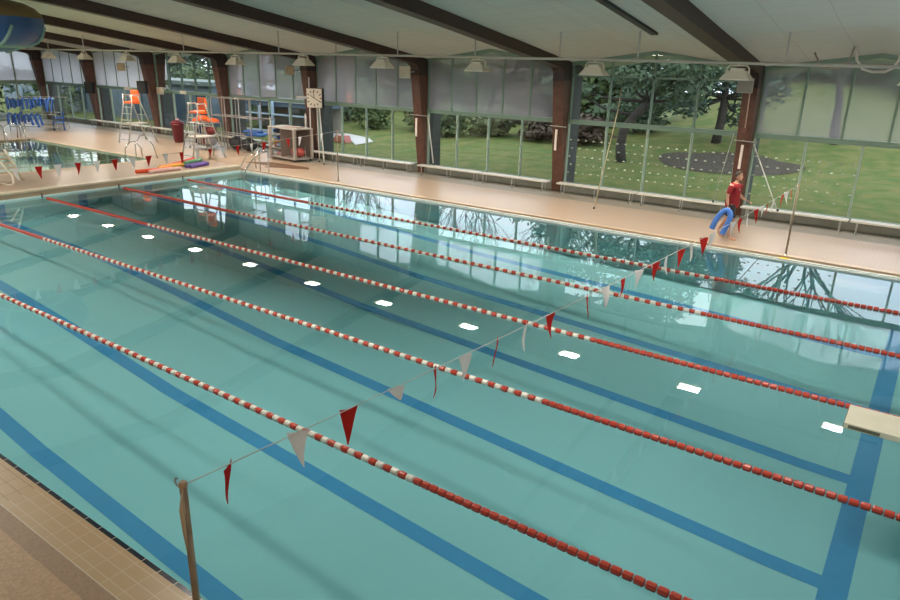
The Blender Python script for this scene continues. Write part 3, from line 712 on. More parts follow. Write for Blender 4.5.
def trolley():
    t = thing('storage_trolley', 'tall caged storage trolley on castors by the clock column', 'trolley', (-.85, 16.1, DK), -.12)
    w, d, h = .92, .45, 1.36; wm = P('pale_tan_board', (.36, .31, .27), .5)
    for x in (-w, w):
        for y in (-d, d): b = MB(); b.bb(x - .05, x + .05, y - .05, y + .05, .12, h); b.build('corner_post', wm, t)
    b = MB(); b.bb(-w - .05, w + .05, -d - .05, d + .05, .1, .16); b.build('base', wm, t)
    b = MB(); b.bb(-w - .05, w + .05, -d - .05, d + .05, h, h + .05); b.build('top', P('grey_top', (.42, .38, .33), .5), t)
    b = MB(); b.bb(-w, w, d - .01, d + .01, .16, h); b.bb(-.12, -.08, -d, d, .16, h); b.build('back_panel', P('brown_board', (.16, .12, .1), .6), t)
    b = MB()
    for i in range(14): x = -.1 + i * .074; b.bb(x - .003, x + .003, -d - .004, -d + .004, .16, h)
    for i in range(17): z = .17 + i * .073; b.bb(-.1, w, -d - .004, -d + .004, z - .003, z + .003)
    b.build('mesh_door', P('tan_wire_mesh', (.25, .2, .16), .5), t)
    for z in (.5, .82, 1.1): b = MB(); b.bb(-w, -.1, -d, d, z - .012, z + .012); b.build('shelf', wm, t)
    for x in (-w + .08, w - .08):
        for y in (-d + .06, d - .06): MB().lathe([(.045, -.02), (.055, 0), (.045, .02)], (x, y, .055), 10, 1).build('castor', BLACK, t)
    L = Matrix.Translation(t.location) @ Matrix.Rotation(t.rotation_euler.z, 4, 'Z')
    cols = [('white', (.7, .68, .66)), ('navy', (.05, .08, .2)), ('pink', (.55, .25, .28)), ('black', (.03, .03, .04)), ('light blue', (.3, .42, .6))]
    n = 0
    for si, (z, sn) in enumerate(((.17, 'bottom'), (.515, 'second'), (.835, 'third'), (1.115, 'top'))):
        for j in range(3):
            nm, c = cols[(n * 2 + si) % 5]; n += 1
            b = MB(); b.ball((0, 0, .1), (.12, .22, .1), 10, 6); o = b.build('folded_towel', P(nm + '_cloth', c, .8), loc=L @ Vector((-.77 + j * .25, -.15, z)))
            tag(o, '%s bundle on the %s shelf of the storage trolley, %s' % (nm, sn, ('left', 'centre', 'right')[j]), 'bundle', 'bundles in the storage trolley')
    for j in range(2):
        b = MB(); b.ball((0, 0, .2), (.2, .2, .2), 12, 8); o = b.build('ball', P('red_ball', (.35, .06, .05), .5), loc=L @ Vector((.2 + .42 * j, .05, .17))); tag(o, 'dark red ball behind the mesh of the storage trolley, ' + ('left' if j == 0 else 'right'), 'ball', 'balls in the storage trolley')
    for j, (x, c) in enumerate(((-.45, (.62, .56, .48)), (.3, (.5, .36, .28)))):
        b = MB(); b.bb(-.38, .38, -.22, .22, 0, .03 + .02 * j); o = b.build('flat_board', P('flat_board_%s' % 'ab'[j], c, .5), loc=L @ Vector((x, 0, h + .05))); o.rotation_euler.z = -.1 + .3 * j
        tag(o, ('pale' if j == 0 else 'brownish') + ' flat board lying on top of the storage trolley', 'board', 'boards on the storage trolley')
trolley()
def mat_():
    b = MB(); b.prism([(-1.9, -.35), (-.2, -.35), (-.2, -.75), (1.55, .1), (1.2, .4), (-1.0, .4)], 2, 0, .012)
    tag(b.build('rubber_mat', P('brown_rubber_mat', (.16, .075, .035), .6), loc=(.3, 14.5, DK), bevel=.003), 'dark brown rubber mat on the deck in front of the storage trolley', 'mat')
mat_()
def noodle(pts, col, nm, label, grp='pool noodles on the bulkhead'):
    b = MB(); b.tube(pts, .066, 12); o = b.build('pool_noodle', P(nm, col, .6), smooth=False); tag(o, label, 'pool noodle', grp); return o
zz = BK + .07
noodle([(-.85, 8.7, zz), (-.75, 9.4, zz), (-.8, 10.1, zz)], (.8, .1, .03), 'orange_red_foam', 'orange red noodle lying nearest the left of the bulkhead heap')
noodle([(-.45, 9.0, zz), (-.55, 9.6, zz), (-.5, 10.3, zz)], (.8, .5, .45), 'pale_pink_foam', 'pale pink noodle lying along the bulkhead edge')
noodle([(-1.0, 9.7, zz), (-1.15, 10.4, zz), (-1.25, 11.2, zz)], (.85, .45, .04), 'yellow_orange_foam', 'yellow orange noodle in the bulkhead heap')
noodle([(-1.2, 9.9, zz), (-1.4, 10.6, zz), (-1.6, 11.4, zz)], (.85, .22, .03), 'orange_foam', 'orange noodle in the middle of the bulkhead heap')
noodle([(-1.35, 10.3, zz), (-1.6, 10.8, zz), (-1.95, 11.5, zz)], (.6, .05, .03), 'red_foam', 'red noodle lying behind the orange noodle on the bulkhead')
noodle([(-1.2, 10.9, zz + .12), (-1.4, 11.3, zz + .12), (-1.7, 11.7, zz + .115)], (.62, .05, .03), 'red_foam', 'short red noodle on top of the bulkhead heap')
noodle([(-.55, 10.75, zz), (-.7, 11.25, zz), (-.85, 11.75, zz)], (.12, .07, .3), 'purple_foam', 'purple noodle at the right end of the bulkhead heap')
noodle([(-.75, 10.7, zz), (-.95, 11.2, zz), (-1.1, 11.8, zz)], (.14, .09, .33), 'purple_foam', 'second purple noodle just behind the first one')
noodle([(-.9, 10.75, zz + .115), (-1.05, 11.2, zz + .12), (-1.2, 11.7, zz + .115)], (.12, .3, .15), 'green_foam', 'green noodle on top of the purple noodles')
noodle([(-1.15, 10.9, zz), (-1.3, 11.4, zz), (-1.45, 11.9, zz)], (.1, .28, .14), 'green_foam', 'green noodle lying behind the purple noodles')
def hoops(nm, label, cat, loc, rails, m=STEEL, rz=0., steps=None, group=None):
    t = thing(nm, label, cat, loc, rz, group)
    for r in rails: MB().tube(r, .024, 8).build('rail', m, t, True)
    for r in steps or []: b = MB(); b.bb(*r); b.build('step', m, t)
    return t
def arc(x, y0, y1, h, dn, n=10):
    return [(x, y0, -dn)] + [(x, (y0 + y1) / 2 - (y1 - y0) / 2 * math.cos(PI * i / n), h - .28 + .28 * math.sin(PI * i / n)) for i in range(n + 1)] + [(x, y1, 0)]
hoops('pool_ladder', 'steel hoop ladder at the corner of the small pool near the nearer lifeguard chair', 'pool ladder', (-4.3, 11.0, BK),
      [[(-.75, -.25, -.6), (-.75, -.2, .35), (-.62, -.05, .62), (-.5, .1, .66), (-.42, .3, .4), (-.42, .35, 0)],
       [(.05, -.25, -.6), (.05, -.2, .6), (.1, .0, .92), (.2, .15, .96), (.35, .4, .55), (.42, .5, 0)]], steps=[(-.75, .05, -.28, -.2, -.4, -.36)])
hoops('pool_ladder', 'steel hoop ladder at the far left end of the small pool', 'pool ladder', (-14.4, 10.55, BK),
      [arc(0, -.45, .3, .75, 0), [(p[0], p[1], p[2]) for p in [(.55, -.5, -.5), (.3, -.5, .4), (.0, -.5, .7), (-.35, -.5, .6), (-.5, -.5, 0)]], [(.55, .35, -.5), (.3, .35, .4), (.0, .35, .7), (-.35, .35, .6), (-.5, .35, 0)]])
hoops('hand_rail', 'steel hand rail slanting into the water at the bulkhead corner', 'hand rail', (.95, 12.72, DK),
      [[(-.12, -.55, -.3), (-.12, -.5, .1), (-.05, -.42, .25), (.05, .05, .78), (.0, .12, .8), (-.05, .16, .75), (-.05, .17, 0)],
       [(.45, .17, 0), (.45, .17, .78), (.4, .1, .84), (.3, .08, .86)]])
hoops('hand_rail', 'short steel rail behind the bulkhead corner hand rail', 'hand rail', (.05, 12.9, DK),
      [[(-.3, -.1, 0), (-.1, .1, .5), (.05, .3, .62), (.1, .35, .55), (.1, .4, 0)]])
def pool_steps():
    t = thing('portable_steps', 'pale slatted portable steps standing on the bulkhead at the left edge', 'steps', (-2.0, 0, BK))
    wm = P('pale_wood_slat', (.62, .5, .36), .5)
    for y in (5.1, 3.9):
        MB().tube([(.05, y + .27, .02), (.0, y - .12, 1.05)], .04, 8).build('side_rail', P('cream_rail', (.72, .66, .55), .4), t, True)
    for i in range(5):
        z = .3 + .15 * i; b = MB(); b.bb(-.15 + .0 * i, .08, 3.9, 5.25 - .07 * i, z - .02, z + .02); b.build('slat', wm, t)
    for y in (3.95, 4.65):
        MB().tube([(.35, y, .72), (.5, y + .08, .5), (.75, y + .12, .3), (.95, y + .05, .1), (.85, y - .05, .03), (.2, y - .05, .03)], .028, 8).build('curved_leg', P('cream_rail', (.72, .66, .55), .4), t, True)
pool_steps()
def chairs_rack():
    t = thing('chair_rack', 'low grey rail rack holding the blue float belts by the end windows', 'rack', (-18.2, 13.65, BK), -.8)
    for x in (-.9, .9):
        for y in (-1.25, 1.1): MB().tube([(x, y, 0), (x, y, 1.8)], .02, 6).build('upright', P('dull_green_tube', (.2, .24, .2), .5), t)
    for z in (.25, .9, 1.72):
        for x in (-.9, .9): MB().tube([(x, -1.3, z), (x, 1.2, z)], .025, 6).build('rail', GREY, t)
    L = Matrix.Translation(t.location) @ Matrix.Rotation(-.8, 4, 'Z')
    n = 0
    for zi, z in enumerate((1.68, .9)):
        for i in range(9):
            if zi == 1 and i > 5: continue
            y = -1.15 + i * .27; h = R.uniform(.35, .8)
            b = MB(); b.tube([(.0, -.1, -h), (.03, -.1, -.05), (.0, 0, .03), (.03, .1, -.05), (.0, .1, -h * .9)], .062, 8)
            o = b.build('float_belt', BLUE, loc=L @ Vector((.9, y, z + .03))); o.rotation_euler = (R.uniform(-.25, .25), R.uniform(-.1, .1), R.uniform(-.9, .9)); o.location.z += R.uniform(-.08, .06)
            tag(o, 'blue foam belt hung on the %s rail of the far rack, %s from the left' % ('top' if zi == 0 else 'lower', ORD[i]), 'float belt', 'blue float belts on the far rack')
chairs_rack()
def blue_chair():
    t = thing('plastic_chair', 'small blue plastic chair at the right end of the far rack', 'chair', (-17.35, 14.15, BK), -.4)
    b = MB(); b.bb(-.28, .28, -.28, .28, .44, .5); b.build('seat', BLUE, t, bevel=.02)
    b = MB(); b.bb(-.28, .28, .24, .3, .5, 1.05); b.build('backrest', BLUE, t, bevel=.02)
    for x in (-.24, .24):
        for y in (-.24, .24): MB().tube([(x * 1.1, y * 1.1, 0), (x, y, .45)], .028, 6).build('leg', P('navy_plastic', (.02, .06, .2), .5), t)
    for x in (-.3, .3): b = MB(); b.bb(x - .03, x + .03, -.25, .28, .66, .7); b.build('armrest', BLUE, t)
blue_chair()
def signs():
    for x, z, w, h, nm in ((X[-3] + .55, TOPZ + .0, .62, .36, 'white notice on the transom right of the black loudspeaker'), (X[-3] + 2.6, TOPZ, .5, .16, 'small pale notice on the transom above the nearer lifeguard chair'), (X[-4] + 3.6, TOPZ, .75, .16, 'pale strip notice on the transom above the farther lifeguard chair')):
        b = MB(); b.bb(x - w / 2, x + w / 2, GY - .1, GY - .07, z - h / 2, z + h / 2); tag(b.build('notice', P('pale_notice', (.62, .56, .46), .6)), nm, 'notice', 'notices on the transom')
signs()
def slide():
    """underside of a broad enclosed water slide bend"""
    t = thing('water_slide', 'big blue water slide bend hanging under the roof at the upper left', 'water slide', (-3.75, 5.72, 0))
    blue = P('glossy_blue_fibreglass', (.02, .075, .21), .35, noise=(1.2, (.03, .1, .27), 3)); teal = P('pale_teal_seam', (.2, .35, .32), .5)
    n = 40
    def ring(prof, a0=0, a1=2 * PI, seg=n):
        vs = []; fs = []; k = len(prof)
        for i in range(seg + 1):
            a = a0 + (a1 - a0) * i / seg
            vs += [(r * math.cos(a), r * math.sin(a), z) for r, z in prof]
        for i in range(seg):
            fs += [(i * k + j, (i + 1) * k + j, (i + 1) * k + j + 1, i * k + j + 1) for j in range(k - 1)]
        return vs, fs
    low = [(.05, 4.27), (.6, 4.3), (1.0, 4.43), (1.12, 4.52)]
    b = MB(); b.add(*ring(low)); b.build('lower_shell', blue, t, True)
    prof = [(1.05, 4.47), (1.3, 4.5), (1.55, 4.62), (1.7, 4.84), (1.77, 5.1), (1.77, 5.36)]
    b = MB(); b.add(*ring(prof)); b.build('bowl', blue, t, True)
    b = MB(); b.add(*ring([(1.77, 5.36), (1.73, 5.5), (1.55, 5.68), (1.25, 5.82), (.9, 5.9), (.05, 5.92)])); b.build('upper_shell', P('olive_yellow_fibreglass', (.16, .115, .04), .5, noise=(2, (.13, .095, .035))), t, True)
    b = MB(); pts = []
    for a0 in (-1.05, -.15, .75, 1.65, 2.55, 3.45, 4.35):
        b.tube([((r + .015) * math.cos(a0 + (.25 * (i - 2.5) / 4)), (r + .015) * math.sin(a0 + (.25 * (i - 2.5) / 4)), z - .012) for i, (r, z) in enumerate(low[1:] + prof[1:5])], .055, 6)
    b.add(*ring([(1.03, 4.46), (1.1, 4.41), (1.17, 4.47)])); b.build('seam', teal, t, True)
    for x, y in ((-.2, -1.5), (-1.0, -1.2)): MB().tube([(x, y, BK if y > -20 else 0), (x, y, 4.9)], .1, 10).build('support_post', P('pale_teal_post', (.35, .45, .42), .5), t, True)
slide()

# ------------------------------------------------------------------ the walking person
def skin_mesh(verts, edges, radii, root=0, sub=2):
    me = bpy.data.meshes.new('body_src'); me.from_pydata(verts, edges, []); o = bpy.data.objects.new('body_src', me); C.objects.link(o)
    s = o.modifiers.new('skin', 'SKIN'); s.use_smooth_shade = True; s.branch_smoothing = .3
    sv = me.skin_vertices[0].data
    for i, r in enumerate(radii):
        sv[i].radius = r if isinstance(r, tuple) else (r, r); sv[i].use_root = (i == root)
    sb = o.modifiers.new('sub', 'SUBSURF'); sb.levels = sub; sb.render_levels = sub
    dg = bpy.context.evaluated_depsgraph_get(); dg.update()
    out = bpy.data.meshes.new_from_object(o.evaluated_get(dg)); bpy.data.objects.remove(o); return out
def chain(V, E, Rr, pts, rs, start=None):
    prev = start
    for p, r in zip(pts, rs):
        V.append(p); Rr.append(r); i = len(V) - 1
        if prev is not None: E.append((prev, i))
        prev = i
    return prev
def add_mesh(bm, me):
    bm.from_mesh(me); bpy.data.meshes.remove(me)
def person():
    t = thing('person', 'person in a red t-shirt and dark shorts walking barefoot along the window deck', 'person', (18.52, 13.83, DK), -.1)
    skin = P('skin', (.55, .3, .2), .5)
    V, E, Rr = [], [], []
    chain(V, E, Rr, [(0, 0, .93), (0, 0, 1.05), (.0, 0, 1.2), (.01, 0, 1.34), (.015, 0, 1.43), (.035, 0, 1.50), (.055, 0, 1.56)], [(.15, .115), (.14, .105), (.155, .11), (.165, .115), (.12, .085), .058, .056])
    # legs: right leg carries the weight, left leg trails with its heel up
    for pts in ([(.02, -.095, .86), (.075, -.095, .66), (.115, -.095, .48), (.105, -.095, .32), (.085, -.095, .1)], [(-.03, .095, .86), (-.06, .095, .67), (-.1, .095, .5), (-.2, .095, .34), (-.28, .095, .17)]):
        chain(V, E, Rr, pts, [.085, .072, .056, .054, .038], 0)
    chain(V, E, Rr, [(.1, -.095, .055), (.2, -.1, .035), (.29, -.105, .025)], [.04, (.042, .03), (.036, .02)], 11)
    chain(V, E, Rr, [(-.27, .095, .1), (-.19, .1, .04), (-.1, .105, .022)], [.038, (.04, .03), (.034, .02)], 16)
    # arms
    rw = chain(V, E, Rr, [(.0, -.2, 1.41), (-.03, -.245, 1.29), (-.055, -.265, 1.15), (-.03, -.275, 1.03), (.0, -.285, .915)], [.058, .048, .04, .038, .026], 4)
    lw = chain(V, E, Rr, [(.03, .2, 1.41), (.04, .25, 1.29), (.06, .275, 1.15), (.17, .28, 1.07), (.28, .27, 1.02)], [.058, .048, .04, .038, .026], 4)
    bm = bmesh.new(); add_mesh(bm, skin_mesh(V, E, Rr, 0))
    # hands: palm plus five separate fingers each
    def hand(w, d, side, up):
        d = Vector(d).normalized(); up = Vector(up).normalized(); s = d.cross(up).normalized() * side
        V, E, Rr = [tuple(Vector(w) - d * .01)], [], [(.022, .018)]
        p = chain(V, E, Rr, [tuple(Vector(w) + d * .05), tuple(Vector(w) + d * .085)], [(.036, .02), (.034, .018)], 0)
        add_mesh(bm, skin_mesh(V, E, Rr, 0, 1))
        for k, (o, l) in enumerate(((-.028, .066), (-.009, .076), (.010, .072), (.028, .056))):
            a = Vector(w) + d * .08 + s * o
            V, E, Rr = [], [], []
            chain(V, E, Rr, [tuple(a), tuple(a + d * l * .4 - up * .004), tuple(a + d * l * .72 - up * .022), tuple(a + d * l * .85 - up * .042)], [.0095, .009, .0082, .007])
            add_mesh(bm, skin_mesh(V, E, Rr, 0, 1))
        a = Vector(w) + d * .025 - s * .025; V, E, Rr = [], [], []
        chain(V, E, Rr, [tuple(a), tuple(a + d * .03 - s * .025 - up * .008), tuple(a + d * .058 - s * .035 - up * .022)], [.012, .0105, .008])
        add_mesh(bm, skin_mesh(V, E, Rr, 0, 1))
    hand((.0, -.287, .905), (.12, .02, -1), 1, (0, -1, 0))
    hand((.29, .27, 1.017), (.95, -.05, -.25), 1, (0, .2, 1))
    # head: skull, face, nose, ears, lips
    def ell(c, r, n=16, k=12):
        mb = MB().ball(c, r, n, k); me = bpy.data.meshes.new('e'); me.from_pydata(mb.v, [], mb.f); add_mesh(bm, me)
    hx = .075
    ell((hx - .012, 0, 1.685), (.098, .077, .1)); ell((hx + .022, 0, 1.635), (.068, .06, .082)); ell((hx + .045, 0, 1.585), (.038, .042, .034))
    mb = MB(); mb.add([(hx + .078, 0, 1.69), (hx + .112, 0, 1.638), (hx + .08, -.017, 1.63), (hx + .08, .017, 1.63), (hx + .07, 0, 1.622)], [(0, 2, 1), (0, 1, 3), (1, 2, 4), (1, 4, 3)]); me = bpy.data.meshes.new('n'); me.from_pydata(mb.v, [], mb.f); add_mesh(bm, me)
    for s in (-1, 1): ell((hx - .012, s * .078, 1.65), (.02, .01, .032), 8, 6)
    ell((hx + .08, 0, 1.6), (.012, .022, .006), 8, 6); ell((hx + .079, 0, 1.591), (.012, .02, .006), 8, 6)
    bmesh.ops.recalc_face_normals(bm, faces=bm.faces)
    me = bpy.data.meshes.new('body'); bm.to_mesh(me); bm.free(); me.materials.append(skin)
    for p in me.polygons: p.use_smooth = True
    o = bpy.data.objects.new('body', me); C.objects.link(o); o.parent = t
    b = MB()
    for s in (-1, 1): b.ball((hx + .068, s * .03, 1.668), (.013, .013, .009), 8, 6)
    b.build('eyes', P('eye_white', (.6, .58, .55), .3), t)
    b = MB()
    for s in (-1, 1): b.ball((hx + .079, s * .03, 1.668), (.005, .006, .006), 8, 6); b.box((hx + .078, s * .03, 1.69), (.014, .036, .008))
    b.build('pupils_and_brows', P('dark_brown_hair', (.03, .017, .011), .7), t)
    # hair: cap over the back and top of the skull
    b = MB(); vs = []; fs = []; n, k = 22, 10
    for i in range(k + 1):
        for j in range(n):
            a = 2 * PI * j / n; front = math.cos(a); lim = 1.05 if front > .55 else (1.45 if front > -.1 else 2.1)
            th = lim * i / k; wv = 1 + .02 * math.sin(9 * a + 5 * th)
            vs.append((hx - .014 + .107 * wv * math.sin(th) * math.cos(a), .086 * wv * math.sin(th) * math.sin(a), 1.69 + .112 * wv * math.cos(th)))
    fs = [(i * n + j, i * n + (j + 1) % n, (i + 1) * n + (j + 1) % n, (i + 1) * n + j) for i in range(k) for j in range(n)]
    b.add(vs, fs); h = b.build('hair', P('dark_brown_hair', (.03, .017, .011), .7), t, True)
    sd = h.modifiers.new('thick', 'SOLIDIFY'); sd.thickness = .008; sd.offset = 1
    # t-shirt
    V, E, Rr = [], [], []
    chain(V, E, Rr, [(.0, 0, .79), (.0, 0, .97), (.0, 0, 1.14), (.005, 0, 1.3), (.012, 0, 1.42), (.03, 0, 1.475)], [(.2, .165), (.192, .155), (.188, .145), (.195, .146), (.172, .13), (.105, .092)])
    chain(V, E, Rr, [(.0, -.205, 1.415), (-.03, -.248, 1.29), (-.045, -.262, 1.2)], [.085, .072, .07], 4)
    chain(V, E, Rr, [(.03, .205, 1.415), (.04, .252, 1.3), (.055, .27, 1.2)], [.085, .072, .07], 4)
    me = skin_mesh(V, E, Rr, 0); me.materials.clear(); me.materials.append(P('red_cotton', (.28, .008, .015), .8, noise=(14, (.23, .007, .013))))
    for p in me.polygons: p.use_smooth = True; p.material_index = 0
    o = bpy.data.objects.new('t_shirt', me); C.objects.link(o); o.parent = t
    b = MB(); b.box((.165, -.06, 1.33), (.012, .07, .03), .35); b.build('chest_print', P('pale_print', (.6, .45, .42), .7), o)
    # shorts
    V, E, Rr = [], [], []
    chain(V, E, Rr, [(0, 0, .93), (0, 0, 1.0)], [(.165, .14), (.155, .125)])
    chain(V, E, Rr, [(.03, -.1, .8), (.075, -.1, .64), (.095, -.1, .56)], [.115, .105, .1], 0)
    chain(V, E, Rr, [(-.03, .1, .8), (-.075, .1, .64), (-.095, .1, .56)], [.115, .105, .1], 0)
    me = skin_mesh(V, E, Rr, 0); me.materials.clear(); me.materials.append(P('black_cotton', (.012, .012, .014), .8))
    for p in me.polygons: p.use_smooth = True; p.material_index = 0
    o = bpy.data.objects.new('shorts', me); C.objects.link(o); o.parent = t
    # two foam noodles folded over the right hand
    L = Matrix.Translation(t.location) @ Matrix.Rotation(-.1, 4, 'Z')
    pts = [(-.3, -.36, .27), (-.25, -.35, .45), (-.18, -.34, .62), (-.09, -.325, .75), (.0, -.315, .805), (.09, -.315, .77), (.13, -.33, .66), (.11, -.35, .52), (.06, -.37, .36), (.0, -.39, .18)]
    sm = []
    for i in range(len(pts) - 1):
        for q in range(4): sm.append(Vector(pts[i]).lerp(Vector(pts[i + 1]), q / 4))
    sm.append(Vector(pts[-1]))
    for _ in range(3): sm = [sm[0]] + [(sm[i - 1] + sm[i] * 2 + sm[i + 1]) / 4 for i in range(1, len(sm) - 1)] + [sm[-1]]
    b = MB(); b.tube([L @ p for p in sm], .07, 14)
    tag(b.build('pool_noodle', P('bright_blue_noodle', (.06, .19, .6), .6), smooth=False), 'thick blue noodle folded over the hand of the walking person', 'pool noodle')
person()

# ------------------------------------------------------------------ outdoors
def smooth(a, b, x): t = max(0, min(1, (x - a) / (b - a))); return t * t * (3 - 2 * t)
def gz(x, y):
    d = max(0, y - 18.4); k = .02 + .15 * smooth(4, 14, x)
    return -.05 + .05 * min(d, 12) + max(0, min(d - 11, 36)) * k + .06 * math.sin(x * .7) * math.sin(y * .5) * min(1, d / 4)
def outdoors():
    grass = P('lawn_grass', (.075, .11, .028), .9, noise=(1.6, (.135, .135, .045), 12), spec=.1)
    b = MB(); xs = [-90 + i * 2.2 for i in range(70)]; ys = [18.15 + 0.0] + [19 + j * 1.4 for j in range(14)] + [40 + j * 5 for j in range(14)]
    n = len(ys); b.add([(x, y, gz(x, y)) for x in xs for y in ys], [(i * n + j, i * n + j + 1, (i + 1) * n + j + 1, (i + 1) * n + j) for i in range(len(xs) - 1) for j in range(n - 1)])
    structure(b.build('lawn', grass, smooth=True))
    b = MB(); b.bb(XL - 60, XL - .3, -30, 18.2, -.4, BK - .1); b.bb(XL - .3, 30, 17.42, 18.2, -.4, -.02); structure(b.build('ground_outside', P('dark_outdoor_ground', (.06, .07, .04), .9, noise=(1, (.05, .06, .035)))))
    # mulch bed under the shrubs
    b = MB(); c = (15.0, 27.4); N_ = 28; ring = []
    for i in range(N_):
        a = 2 * PI * i / N_; ring.append((c[0] + 3.1 * math.cos(a) * (1 + .06 * math.sin(3 * a)), c[1] + 2.7 * math.sin(a)))
    vs = [(c[0], c[1], gz(*c) + .1)]
    for f in (.5, 1): vs += [(c[0] + (x - c[0]) * f, c[1] + (y - c[1]) * f, gz(c[0] + (x - c[0]) * f, c[1] + (y - c[1]) * f) + (.1 if f < 1 else .02)) for x, y in ring]
    fs = [(0, 1 + i, 1 + (i + 1) % N_) for i in range(N_)] + [(1 + i, 1 + N_ + i, 1 + N_ + (i + 1) % N_, 1 + (i + 1) % N_) for i in range(N_)]
    b.add(vs, fs); o = b.build('mulch_bed', P('dark_mulch', (.085, .072, .055), .95, noise=(6, (.055, .045, .035), 8), bump=.6, bscale=12, spec=.05))
    tag(o, 'oval bed of dark mulch on the lawn beyond the walking person', 'flower bed')
    b = MB(); pts = [(-9, 24.2), (-5.5, 24.0), (-3.4, 23.2), (-2.2, 22.2)]
    vs = []
    for x, y in pts: vs += [(x, y - .5, gz(x, y - .5) + .03), (x, y + .9, gz(x, y + .9) + .03)]
    b.add(vs, [(2 * i, 2 * i + 1, 2 * i + 3, 2 * i + 2) for i in range(3)]); structure(b.build('path', P('pale_concrete_path', (.42, .41, .39), .8)))
outdoors()
LEAF = {n: P('leaf_' + n, c, .7, noise=(1.2, d, 5), spec=.2) for n, c, d in (
    ('dark', (.065, .1, .055), (.09, .13, .075)), ('blue', (.1, .15, .11), (.07, .11, .08)), ('mid', (.07, .105, .035), (.1, .135, .055)),
    ('olive', (.115, .125, .05), (.08, .095, .04)), ('brown', (.1, .075, .05), (.07, .05, .035)))}
BARK = P('dark_bark', (.055, .045, .038), .9, noise=(5, (.035, .03, .027)), bump=.5, bscale=9)
def leaf_cloud(blobs, n, size, rnd):
    b = MB(); tot = sum(q[1][0] * q[1][1] + q[1][2] * q[1][0] for q in blobs)
    for c, r in blobs:
        k = int(n * (r[0] * r[1] + r[2] * r[0]) / tot)
        for _ in range(k):
            d = Vector((rnd.gauss(0, 1), rnd.gauss(0, 1), rnd.gauss(0, 1))).normalized(); f = rnd.uniform(.55, 1.0)
            p = Vector((c[0] + d.x * r[0] * f, c[1] + d.y * r[1] * f, c[2] + d.z * r[2] * f))
            u = Vector((rnd.gauss(0, 1), rnd.gauss(0, 1), rnd.gauss(0, .6))).normalized(); w = u.cross(d)
            if w.length < .1: w = Vector((0, 0, 1))
            w.normalize(); s = size * rnd.uniform(.6, 1.3)
            b.add([p - u * s, p + w * s * .45, p + u * s, p - w * s * .45], [(0, 1, 2, 3)])
    return b
def bush(name, x, y, h, w, leaf, label, cat, seed, trunk=True, size=.16, n=1500, z0=.0, grp=None):
    rnd = random.Random(seed); t = thing(name, label, cat, (x, y, gz(x, y) - .03), rnd.uniform(0, 6), grp)
    bl = []
    for i in range(10):
        a = rnd.uniform(0, 6.28); rr = rnd.uniform(.1, .6) * w; zz = z0 + (h - z0) * (.16 + .68 * i / 9)
        q = w * rnd.uniform(.4, .6); bl.append(((rr * math.cos(a), rr * math.sin(a), zz), (q, q, (h - z0) * rnd.uniform(.16, .26))))
    leaf_cloud(bl, n, size, rnd).build('crown', LEAF[leaf], t)
    if trunk:
        b = MB()
        for i in range(3):
            a = rnd.uniform(0, 6.28); b.tube([(.05 * math.cos(a), .05 * math.sin(a), 0), (.3 * w * math.cos(a) * .5, .3 * w * math.sin(a) * .5, h * .4), (w * .4 * math.cos(a), w * .4 * math.sin(a), h * .75)], [.05 + h * .015, .04, .015], 6)
        b.build('trunk', BARK, t)
    return t
def pine(label, x, y, trunk, blobs, leaf, seed, n):
    rnd = random.Random(seed); t = thing('pine_tree', label, 'tree', (x, y, gz(x, y) - .05))
    b = MB(); b.tube(trunk, [.24 - .17 * i / (len(trunk) - 1) for i in range(len(trunk))], 10)
    top = Vector(trunk[-2])
    for c, r in blobs:
        i = min(range(2, len(trunk)), key=lambda q: abs(trunk[q][2] - c[2] + .8)); b.tube([trunk[i], (Vector(trunk[i]) + Vector(c)) / 2 + Vector((0, 0, -.2)), c], [.09, .06, .02], 6)
    b.build('trunk', BARK, t, True)
    leaf_cloud(blobs, n, .16, rnd).build('crown', LEAF[leaf], t)
rb = random.Random(3)
pine('crooked dark pine on the lawn behind the window bay left of the walking person', 10.9, 25.2,
     [(0, 0, 0), (-.1, 0, .7), (-.05, 0, 1.4), (.35, .1, 2.1), (.95, .2, 2.7), (1.15, .3, 3.3), (1.1, .4, 4.4), (.9, .4, 6), (.8, .3, 7.6)],
     [((rb.uniform(-3.2, 3.6), rb.uniform(-1.3, 2.2), rb.uniform(3.6, 8.2)), (rb.uniform(.9, 1.7), rb.uniform(.8, 1.4), rb.uniform(.4, .75))) for _ in range(26)] + [((-2.4, -.3, 3.0), (1.3, .9, .5)), ((2.6, -.2, 3.3), (1.3, 1, .6)), ((-3.4, 0, 3.3), (1., .9, .5))], 'dark', 5, 9000)
pine('blue green pine on the slope right behind the walking person', 13.3, 31.5,
     [(0, 0, 0), (.1, 0, 1), (.1, .1, 2.2), (0, .1, 3.6), (-.1, .1, 5.5), (0, 0, 7.5)],
     [((rb.uniform(-2.3, 2.3), rb.uniform(-1.6, 1.6), rb.uniform(1.2, 6.2)), (rb.uniform(.8, 1.4), rb.uniform(.8, 1.3), rb.uniform(.5, .9))) for _ in range(24)], 'blue', 9, 7000)
